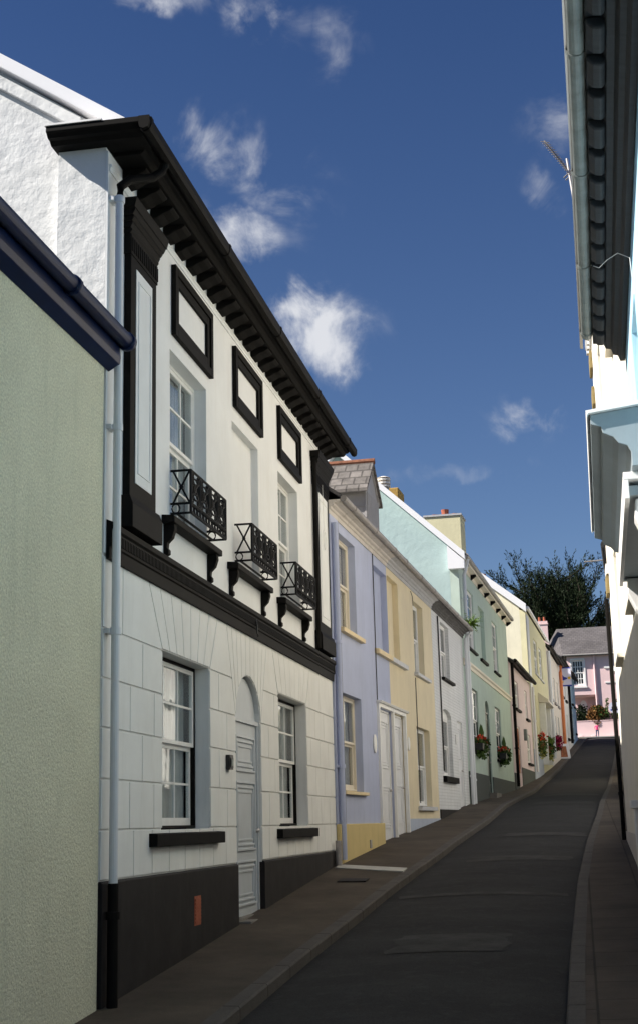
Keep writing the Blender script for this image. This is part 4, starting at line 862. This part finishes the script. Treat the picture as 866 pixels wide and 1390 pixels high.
# the rest of the right hand side, round the bend: unseen, added to bounce sunlight onto the left terrace
for (nm, lab, y0, y1, ze, mt_) in (('unseen_white_house', 'unseen white house added on the right, round the bend beyond the dark eaves', 34.3, 48.0, 5.6, 'whit'), ('unseen_buttermilk_house', 'unseen buttermilk house added on the right half way up the hill', 48.1, 68.0, 7.2, 'yellg'), ('unseen_upper_house', 'unseen long white house added on the right near the top of the hill', 68.1, 100.0, 9.6, 'whit')):
    xa, xb = kr(y0) + 1.15, kr(y1) + 1.15; tt = (xb - xa) / (y1 - y0); LN = math.hypot(xb - xa, y1 - y0)
    st = Site(nm, lab, 'house', xa, y0, tt, 1, zg(y0) - .3, shift=0); g0, g1 = zg(y0), zg(y1); ops = []; u = 1.5
    while u < LN - 2.5: ops += [(u, u + 1.1, ze - 1.8, ze - .5, 0), (u, u + 1.1, ze - 4.4, ze - 2.9, 0)]; u += 3.6
    b = st.mb(); front(b, 0, LN, g0 - .6, ze, ops, rd=.12); gables(b, 0, LN, g0 - .6, ze, ze + 2, 3.2); b.build('wall', mt_, st.root)
    b = st.mb(); roof(b, 0, LN, ze, .08, ze + 2.1, 3.2); b.build('roof', 'slate', st.root)
    for q in ops: w = sash(st, *q[:4], .10, 2, 2); sill(st, w, q[0] - .1, q[1] + .1, q[2], .06, .08, 'bsill')
# ------------------------------------------------------------------ pink house across the top, facing down the hill
root = empty('far_pink_house', (4.0, 118.0, 6.3), 0, 'candy pink house with slate roof facing down the street at the top', 'house')
def F(u, o, z): return (u - 4.0, -o, z - 6.3)
class FS: pass
fs = FS(); fs.root = root; fs.mb = lambda: MB(F)
b = fs.mb(); front(b, -.6, 14.0, 9.8, 13.0, [(-.22, .76, 10.6, 12.65, 0), (6.0, 7.0, 10.6, 12.65, 0)], rd=.12, cap=.3); 
b.face([(-.6, 0, 9.8), (14, 0, 9.8), (14, -.3, 9.8), (-.6, -.3, 9.8)])
b.box(1.58, 14.0, -.3, -.002, 5.8, 9.8); b.box(-.6, 1.58, -1.9, -1.7, 5.8, 9.8); b.box(-.6, 14, -7.2, -7.0, 5.8, 13.0); b.box(-.6, -.4, -7.0, -.31, 9.8, 13.0); b.box(1.58, 1.75, -1.7, -.31, 5.8, 9.8)
b.box(-.6, 1.58, -1.7, -.31, 9.70, 9.79)
b.build('wall', 'pinkh', root)
b = fs.mb(); b.box(-.3, .85, .003, .05, 12.66, 12.8); b.box(-.34, -.23, .003, .05, 10.5, 12.66); b.box(.77, .88, .003, .05, 10.5, 12.66); b.box(-.4, .95, .003, .12, 10.38, 10.5); b.build('window_surround', 'wood_w', root)
class FSt:
    def __init__(s): s.root = root
    def mb(s): return MB(F)
w = sash(FSt(), -.22, .76, 10.6, 12.65, .08, 4, 2, cur='dark', fw=.07, gb=.05, frame='wood_w')
w = sash(FSt(), 6.0, 7.0, 10.6, 12.65, .08, 4, 2, cur='dark', fw=.07, gb=.05)
b = fs.mb(); b.prism([(-.9, .35, 13.05), (14.2, .35, 13.05), (14.2, -3.4, 15.85), (-1.3, -3.4, 15.65)], [(-.9, .35, 13.15), (14.2, .35, 13.15), (14.2, -3.4, 15.95), (-1.3, -3.4, 15.75)])
b.prism([(-.9, .35, 13.05), (-1.3, -3.4, 15.65), (-2.9, -3.4, 13.05)], [(-.9, .35, 13.15), (-1.3, -3.4, 15.75), (-2.9, -3.4, 13.15)])
b.prism([(-1.3, -3.4, 15.65), (14.2, -3.4, 15.85), (14.2, -7.4, 13.05), (-2.9, -7.4, 13.05)], [(-1.3, -3.4, 15.75), (14.2, -3.4, 15.95), (14.2, -7.4, 13.15), (-2.9, -7.4, 13.15)]); b.build('roof', 'slate_x', root)
b = fs.mb(); b.tube([(-.9, .40, 13.06), (14.2, .40, 13.06)], .07, 8); b.build('gutter', 'gutter', root)
b = fs.mb(); b.tube([(1.62, .10, 13.0), (1.62, .10, 8.2)], .07, 8); b.build('downpipe', 'pinkh', root)
b = fs.mb(); b.box(-2.85, -2.0, -2.6, -1.8, 13.5, 16.3); b.box(-2.9, -1.95, -2.65, -1.75, 16.0, 16.1); ch = b.build('chimney', 'pinkh', root)
for x in (-2.65, -2.25):
    b = fs.mb(); b.tube([(x, -2.2, 16.3), (x, -2.2, 16.68)], .11, 8, .10); b.build('chimney_pot', 'terra', ch)
b = fs.mb(); b.box(2.4, 3.4, .003, .08, 11.9, 12.05); b.build('wall_bracket', 'wood_w', root); b = fs.mb(); b.box(2.4, 3.3, .003, .06, 10.7, 10.8); b.build('wall_bracket', 'wood_w', root); b = fs.mb(); b.tube([(3.2, .003, 11.6), (3.2, .35, 11.75)], .14, 8); b.build('wall_lamp', 'wood_w', root)
b = fs.mb(); b.plate(-1.69, -1.6, [(.55 + .28 * math.cos(PI * t / 8), 9.0 + .5 * math.sin(PI * t / 8)) for t in range(9)] + [(.27, 8.3), (.83, 8.3)]); b.build('porch_arch', 'wood_w', root)

# garden wall below it
b = MB(lambda u, o, z: (u, 117.4 - o, z - 0)); b.box(-.6, 5.6, -.2, 0, 6.1, 7.6); b.box(-.65, 5.65, -.23, .03, 7.6, 7.66)
for x in (.0, 1.0, 4.9): b.box(x, x + .3, 0, .1, 6.1, 6.5)
o = b.build('garden_wall', 'pinkh', bevel=.02); tag(o, 'low pink garden wall below the far pink house', 'wall')

# ------------------------------------------------------------------ vegetation
def leaf(b, p, s, d=None, w=.45):
    d = d or Vector((random.gauss(0, 1), random.gauss(0, 1), random.gauss(0, 1))).normalized()
    a = d.cross(Vector((random.gauss(0, 1), random.gauss(0, 1), random.gauss(0, 1)))).normalized() * s * w
    p = Vector(p); q = p + d * s; m_ = p + d * s * .5
    b.f.append([b.pt(*p), b.pt(*(m_ + a)), b.pt(*q), b.pt(*(m_ - a))]); b.mi.append(b.cur)
def blob(b, c, r, n, s, cur=0):
    b.cur = cur
    for _ in range(n):
        v = Vector((random.gauss(0, 1), random.gauss(0, 1), random.gauss(0, 1))).normalized() * (random.random() ** .45)
        leaf(b, (c[0] + v.x * r[0], c[1] + v.y * r[1], c[2] + v.z * r[2]), s * random.uniform(.6, 1.3))
# cypress
tx, ty, tz = -.8, 142.0, 7.0
root = empty('cypress_tree', (tx, ty, tz), 0, 'large dark spreading cypress tree behind the far pink house', 'tree')
b = MB(); b.tube([(0, 0, -1), (.1, 0, 4), (0, .1, 8), (-.3, 0, 12)], .8, 12, .35)
fb = MB()
def limb(p0, d, ln, depth=0):
    pts = [Vector(p0)]; dd = Vector(d).normalized()
    n = 7
    for i in range(n):
        dd = (dd + Vector((random.gauss(0, .07), random.gauss(0, .07), random.gauss(.015, .05)))).normalized(); pts.append(pts[-1] + dd * ln / n)
    b.tube(pts, .11 * (1 - .4 * depth), 5, .02)
    for i in range(1, n + 1):
        t = i / n
        for k in range(2 if depth else 3):
            p = pts[i] - (pts[i] - pts[i - 1]) * random.random()
            sd_ = Vector((random.gauss(0, .8), random.gauss(0, .8), random.gauss(0, .25) + .16)).normalized(); sd_ = (sd_ + dd * 1.35).normalized()
            L2 = random.uniform(1.0, 2.1) * (1.15 - .45 * t)
            m = 26
            for j in range(m):
                w_ = .13 * (1 - j / m) + .02
                sd_ = (sd_ + Vector((0, 0, .006))).normalized()
                q = p + sd_ * L2 * 1.15 * j / m + Vector((random.gauss(0, w_), random.gauss(0, w_), random.gauss(0, w_ * .6)))
                leaf(fb, q, random.uniform(.16, .34), (sd_ + Vector((random.gauss(0, .3), random.gauss(0, .3), random.gauss(0, .2)))).normalized(), .15)
        if depth == 0 and i > 1 and random.random() < .55:
            limb(pts[i], (dd + Vector((random.gauss(0, .6), random.gauss(0, .6), random.gauss(0, .25)))), ln * .38, 1)
for k in range(120):
    az = random.choice([0, PI]) + random.gauss(0, .85); el = R(random.choice([random.uniform(0, 28), random.uniform(15, 50), random.uniform(40, 85)]))
    d_ = Vector((math.cos(az) * math.cos(el), math.sin(az) * math.cos(el), math.sin(el)))
    h = random.uniform(3, 6) + 4.5 * math.sin(max(0, el)); start = Vector((0, 0, h))
    tip = Vector((0, 0, 7.0)) + Vector((d_.x * 12.2, d_.y * 7.5, d_.z * 10.6)) * random.uniform(.70, .97); dv = tip - start
    limb(start, dv.normalized() + Vector((0, 0, -.12)), dv.length * .97)
b.build('trunk', 'bark', root); fb.build('crown', 'cypress', root)
def plant(name, loc, label, cat, fn, stem=None, group=None):
    r = empty(name, loc, 0, label, cat, group); b = MB(); fn(b); b.build('foliage', fn.mats, r)
    if stem: s_ = MB(); stem(s_); s_.build(stem.nm, stem.mt, r)
    return r
# rust bush over the garden wall
def f(b):
    blob(b, (0, 0, 0), (.75, .4, .62), 900, .15, 0); blob(b, (.35, 0, -.1), (.7, .4, .45), 500, .15, 1); blob(b, (-.5, -.05, -.4), (.35, .3, .5), 300, .14, 0); blob(b, (.0, -.25, -.7), (.3, .15, .45), 160, .12, 0); blob(b, (.1, 0, .3), (.5, .3, .3), 260, .14, 1)
f.mats = ['rust', 'leaf']
def s_(b): b.tube([(0, .1, -2.2), (0, .05, -1.2), (.1, 0, 0)], .07, 6, .03)
s_.nm = 'stem'; s_.mt = 'bark'
plant('rust_bush', (1.55, 117.7, 8.3), 'rust and green bush spilling over the pink garden wall', 'bush', f, s_)
def f(b): blob(b, (0, 0, 0), (.65, .5, 1.15), 1500, .17, 0)
f.mats = ['cypress']
plant('dark_shrub', (.35, 118.4, 7.9), 'tall dark evergreen shrub filling the porch of the far pink house', 'shrub', f, s_)
def f(b):
    blob(b, (0, 0, 0), (.75, .3, .35), 500, .13, 0); blob(b, (.1, 0, .9), (.4, .3, .5), 260, .13, 0); blob(b, (.15, -.1, .9), (.3, .25, .5), 110, .14, 1)
    for k in range(10): blob(b, (-.95, 0, -.2 + .16 * k), (.13, .1, .09), 16, .13, 0)
f.mats = ['leaf', 'redfl']
plant('flowering_shrub', (3.35, 117.7, 8.1), 'green shrub with red flowers behind the garden wall on the right', 'shrub', f, s_)
# round sign on a post in that garden
root = empty('round_sign', (2.98, 116.9, 6.3), 0, 'round white sign with small red and blue marks above the garden wall', 'sign')
b = MB(); n = 24; b.prism([(.48 * math.cos(2 * PI * t / n), -.02, 2.3 + .48 * math.sin(2 * PI * t / n)) for t in range(n)], [(.48 * math.cos(2 * PI * t / n), .02, 2.3 + .48 * math.sin(2 * PI * t / n)) for t in range(n)]); b.build('sign_disc', 'signw', root)
b = MB(); b.tube([(0, 0, 0), (0, 0, 1.82)], .04, 8); b.build('post', 'alu', root)
b = MB()
for i, (x, z, c) in enumerate(((-.28, 2.12, 1), (-.1, 2.10, 0), (.08, 2.12, 0), (.2, 2.14, 1), (-.12, 2.32, 0), (0, 1.95, 1), (-.02, 2.33, 0))): b.cur = c; b.box(x - .06, x + .06, -.035, -.022, z - .05, z + .05)
b.build('sign_marks', ['signr', 'signb'], root)
# hanging and climbing plants on the yellow house etc.
def tpos(u, o, z): return terr_site.world(u, o, z)
terr_site = Site(None, '', '', TX, TY, TT, -1, 0)
def basket(u, o, z, w, h, n, mats, label, frac, name='hanging_basket', cat='plant', group='baskets and pots of flowers along the terrace'):
    r = empty(name, tpos(u, o, z), 0, label, cat, group); b = MB(); blob(b, (0, 0, -.1), (w, w, h), n, .10, 0); blob(b, (.05, -.1, h * .5), (w * .9, w * .8, h * .4), int(n * frac), .10, 1)
    blob(b, (.0, -.05, -h * .9), (w * .7, w * .6, h * .35), int(n * .25), .09, 2 if len(mats) > 2 else 0)
    b.build('foliage', mats, r); b = MB(); b.tube([(0, 0, -.15 - h * .4), (0, 0, .02)], .09, 10, .16); b.build('pot', 'terra', r)
    b = MB(); b.tube([(-.15, 0, 0), (0, 0, h + .15), (.15, 0, 0)], .012, 5); b.build('hanger', 'iron', r)
basket(43.6, .22, 3.35, .22, .55, 500, ['leaf', 'redfl', 'yellf'], 'long trailing basket with a few red flowers left of the yellow house porch', .12)
basket(48.9, .22, 3.45, .23, .55, 520, ['leaf', 'fern', 'yellf'], 'bushy green trailing basket right of the yellow house porch', .3)
basket(54.6, .25, 3.95, .28, .36, 420, ['magfl', 'magfl', 'leaf'], 'round basket of dark red flowers on the ivory house', .8)
# flower boxes on the mint house
for (a, c, lab) in ((18.75, 20.45, 'window box of red geraniums left of the dark arched door'), (25.55, 27.05, 'window box of red geraniums right of the dark arched door')):
    r = empty('window_box', tpos((a + c) / 2, .16, 1.97), PI / 2 - math.atan(TT), lab, 'window box', 'window boxes on the mint green house'); h = (c - a) / 2
    b = MB(); b.box(-h, h, -.12, .10, .01, .2); b.build('planter', 'plast', r, bevel=.01)
    b = MB(); blob(b, (0, 0, .18), (h, .2, .22), 420, .10, 0); blob(b, (0, 0, -.02), (h * .9, .16, .2), 180, .09, 0); blob(b, (0, 0, .34), (h * .85, .16, .10), 150, .09, 1)
    b.cur = 0
    for k in range(6): leaf(b, (random.uniform(-.3, .3), 0, .3), .5, Vector((random.gauss(0, .15), 0, 1)).normalized(), .12)
    b.build('foliage', ['leaf', 'redfl'], r)
# fern on the gutter
r = empty('gutter_fern', tpos(17.0, .30, 5.36), 0, 'bright green fern growing on the end of the blackened cornice', 'plant')
b = MB()
for k in range(30):
    az = random.uniform(0, 2 * PI); el = random.uniform(-.25, 1.2); L2 = random.uniform(.3, .52); p = Vector((0, 0, 0)); d = Vector((math.cos(az) * math.cos(el), math.sin(az) * math.cos(el), math.sin(el)))
    for j in range(9):
        d = (d + Vector((0, 0, -.07))).normalized(); q = p + d * L2 / 9
        for sg in (-1, 1):
            sd_ = d.cross(Vector((0, 0, 1))).normalized() * sg; leaf(b, p, .11 * (1.1 - j / 10), (sd_ + d * .7).normalized(), .28)
        p = q
b.build('foliage', 'fern', r)

# ------------------------------------------------------------------ street things
# hanging sign
r = empty('hanging_sign', tpos(65.3, 0.0, 8.95), -math.atan(TT), 'white hanging sign with blue border, blue shape and yellow disc', 'sign')
b = MB(); b.tube([(0, 0, .12), (.8, 0, .12)], .025, 6); b.build('bracket', 'iron', r)
b = MB(); b.box(.10, .70, -.02, .02, -1.05, .02); b.build('sign_board', 'signw', r)
b = MB(); b.box(.09, .71, -.03, .03, -1.10, -1.02); b.box(.09, .71, -.03, .03, -.01, .05); b.box(.07, .13, -.03, .03, -1.02, -.01)
b.prism([(0.13, -.032, -.75), (0.13, -.032, -.35), (0.27, -.032, -.52), (0.48, -.032, -.60), (0.44, -.032, -.66), (0.27, -.032, -.72)], [(0.13, -.022, -.75), (0.13, -.022, -.35), (0.27, -.022, -.52), (0.48, -.022, -.60), (0.44, -.022, -.66), (0.27, -.022, -.72)])
b.cur = 1; n = 14; b.prism([(.58 + .09 * math.cos(2 * PI * t / n), -.036, -.60 + .09 * math.sin(2 * PI * t / n)) for t in range(n)], [(.58 + .09 * math.cos(2 * PI * t / n), -.022, -.60 + .09 * math.sin(2 * PI * t / n)) for t in range(n)])
b.prism([(0.13, -.035, -.80), (.24, -.035, -.78), (.22, -.035, -.86), (0.13, -.035, -.90)], [(0.13, -.022, -.80), (.24, -.022, -.78), (.22, -.022, -.86), (0.13, -.022, -.90)]); b.build('sign_emblem', ['signb', 'signy'], r)
# A-board
y_ = 84.0; x_ = -.90
r = empty('pavement_sign', (x_, y_, zg(y_)), R(8), 'small white A-frame board with a brown panel standing on the pavement', 'sign')
for sg, nm in ((-1, 'front_panel'), (1, 'rear_panel')):
    b = MB(); b.prism([(-.32, sg * .25, 0), (.32, sg * .25, 0), (.26, sg * .03, .85), (-.26, sg * .03, .85)], [(-.32, sg * .22, 0), (.32, sg * .22, 0), (.26, sg * .00, .85), (-.26, sg * .00, .85)]); p = b.build(nm, 'whitepl', r)
    b = MB(); b.prism([(-.24, sg * .245, .08), (.16, sg * .245, .08), (.10, sg * .09, .70), (-.2, sg * .09, .70)], [(-.24, sg * .232, .08), (.16, sg * .232, .08), (.10, sg * .075, .70), (-.2, sg * .075, .70)]); b.build('poster', 'brownpan', p)
# aerials
r = empty('television_aerial', (.27, 11.0, 4.72), 0, 'television aerial on a bent mast above the right hand gutter', 'aerial')
b = MB(); b.tube([(.14, 0, .06), (.06, 0, .11), (.015, 0, .15), (-.008, 0, .22), (-.045, 0, .66)], .010, 8); b.build('mast', 'alu', r)
b = MB(); A = Vector((-.22, .03, .86)); B2 = Vector((.0, .03, .50)); b.tube([A, B2], .009, 6)
for k in range(16):
    q = A + (B2 - A) * (k + .5) / 16; l_ = .045 + .02 * k / 16; b.tube([q + Vector((-.035, -l_ * 1.3, -.02)), q + Vector((.035, l_ * 1.3, .02))], .0035, 4)
for k in (13, 14): q = A + (B2 - A) * k / 15; b.tube([q + Vector((-.05, .03, -.03)), q + Vector((.05, -.03, .03))], .006, 5)
b.build('antenna', 'gutter', r)
r = empty('small_aerial', (.80, 29.2, 5.0), 0, 'small horizontal aerial on the dark eaves of the farther right house', 'aerial')
b = MB(); b.tube([(.05, 0, -.1), (.05, 0, .22)], .02, 6); b.build('mast', 'alu', r)
b = MB(); b.tube([(-.45, 0, .16), (.06, 0, .18)], .014, 5)
for k in range(7): b.tube([(-.42 + .065 * k, -.1, .16), (-.42 + .065 * k, .1, .17)], .008, 4)
b.build('antenna', 'gutter', r)
# pale drain slab across the left pavement
b = MB(); q = [(-3.80, 21.9), (-3.80, 22.35), (-2.68, 21.75), (-2.68, 21.25)]
b.prism([(x, y, zg(y) + (-.015 if x > -3 else 0) + .0) for x, y in q], [(x, y, zg(y) + .012 + (-.012 if x > -3 else 0)) for x, y in q]); o = b.build('drain_slab', 'slab'); tag(o, 'pale concrete drain slab crossing the left pavement by the ochre plinth', 'slab')
b = MB(); q = [(-3.45, 20.0), (-3.45, 20.35), (-3.05, 20.35), (-3.05, 20.0)]; b.prism([(x, y, zg(y) - .01) for x, y in q], [(x, y, zg(y) + .008) for x, y in q]); o = b.build('manhole_cover', 'plinth'); tag(o, 'small dark manhole cover in the left pavement', 'manhole cover')

# ------------------------------------------------------------------ small distant person
r = empty('person', (1.42, 112.6, 6.06), 0, 'small distant person in a pink top and blue jeans at the top of the road', 'person')
verts = [(0, 0, .58), (0, 0, .72), (0, 0, .86), (0, 0, .93), (0, -.01, 1.02), (.15, 0, .84), (.19, .0, .67), (.17, -.06, .53), (-.15, 0, .84), (-.19, 0, .67), (-.17, -.05, .53), (.07, 0, .52), (.08, -.03, .29), (.08, .02, .05), (.09, -.08, .03), (-.07, 0, .52), (-.08, .02, .29), (-.08, .05, .05), (-.09, -.05, .03)]
edges = [(0, 1), (1, 2), (2, 3), (3, 4), (2, 5), (5, 6), (6, 7), (2, 8), (8, 9), (9, 10), (0, 11), (11, 12), (12, 13), (13, 14), (0, 15), (15, 16), (16, 17), (17, 18)]
rad = [.10, .10, .09, .045, .085, .045, .035, .028, .045, .035, .028, .07, .05, .035, .03, .07, .05, .035, .03]
me = bpy.data.meshes.new('body'); me.from_pydata(verts, edges, []); bo = bpy.data.objects.new('body', me); C.objects.link(bo)
bo.modifiers.new('skin', 'SKIN'); sb = bo.modifiers.new('sub', 'SUBSURF'); sb.levels = 2; sb.render_levels = 2
for i, v in enumerate(me.skin_vertices[0].data if me.skin_vertices else []): v.radius = (rad[i], rad[i] * .85)
if not me.skin_vertices:
    pass
else:
    me.skin_vertices[0].data[0].use_root = True
dg = bpy.context.evaluated_depsgraph_get(); ev = bo.evaluated_get(dg); m2 = bpy.data.meshes.new_from_object(ev)
bo.modifiers.clear(); bo.data = m2; m2.name = 'body'
m2.materials.clear()
for q in ('jeans', 'shirt', 'skin'): m2.materials.append(MT[q])
for p in m2.polygons:
    z = p.center.z; p.material_index = 0 if z < .56 and abs(p.center.x) < .155 else (1 if z < .90 and not (abs(p.center.x) > .15 and z < .66) else 2); p.use_smooth = True
bo.parent = r
b = MB(); b.tube([(0, .02, 1.0), (0, .01, 1.07), (0, .005, 1.115)], .095, 10, .04); b.build('hair', 'hair', r, smooth=True)
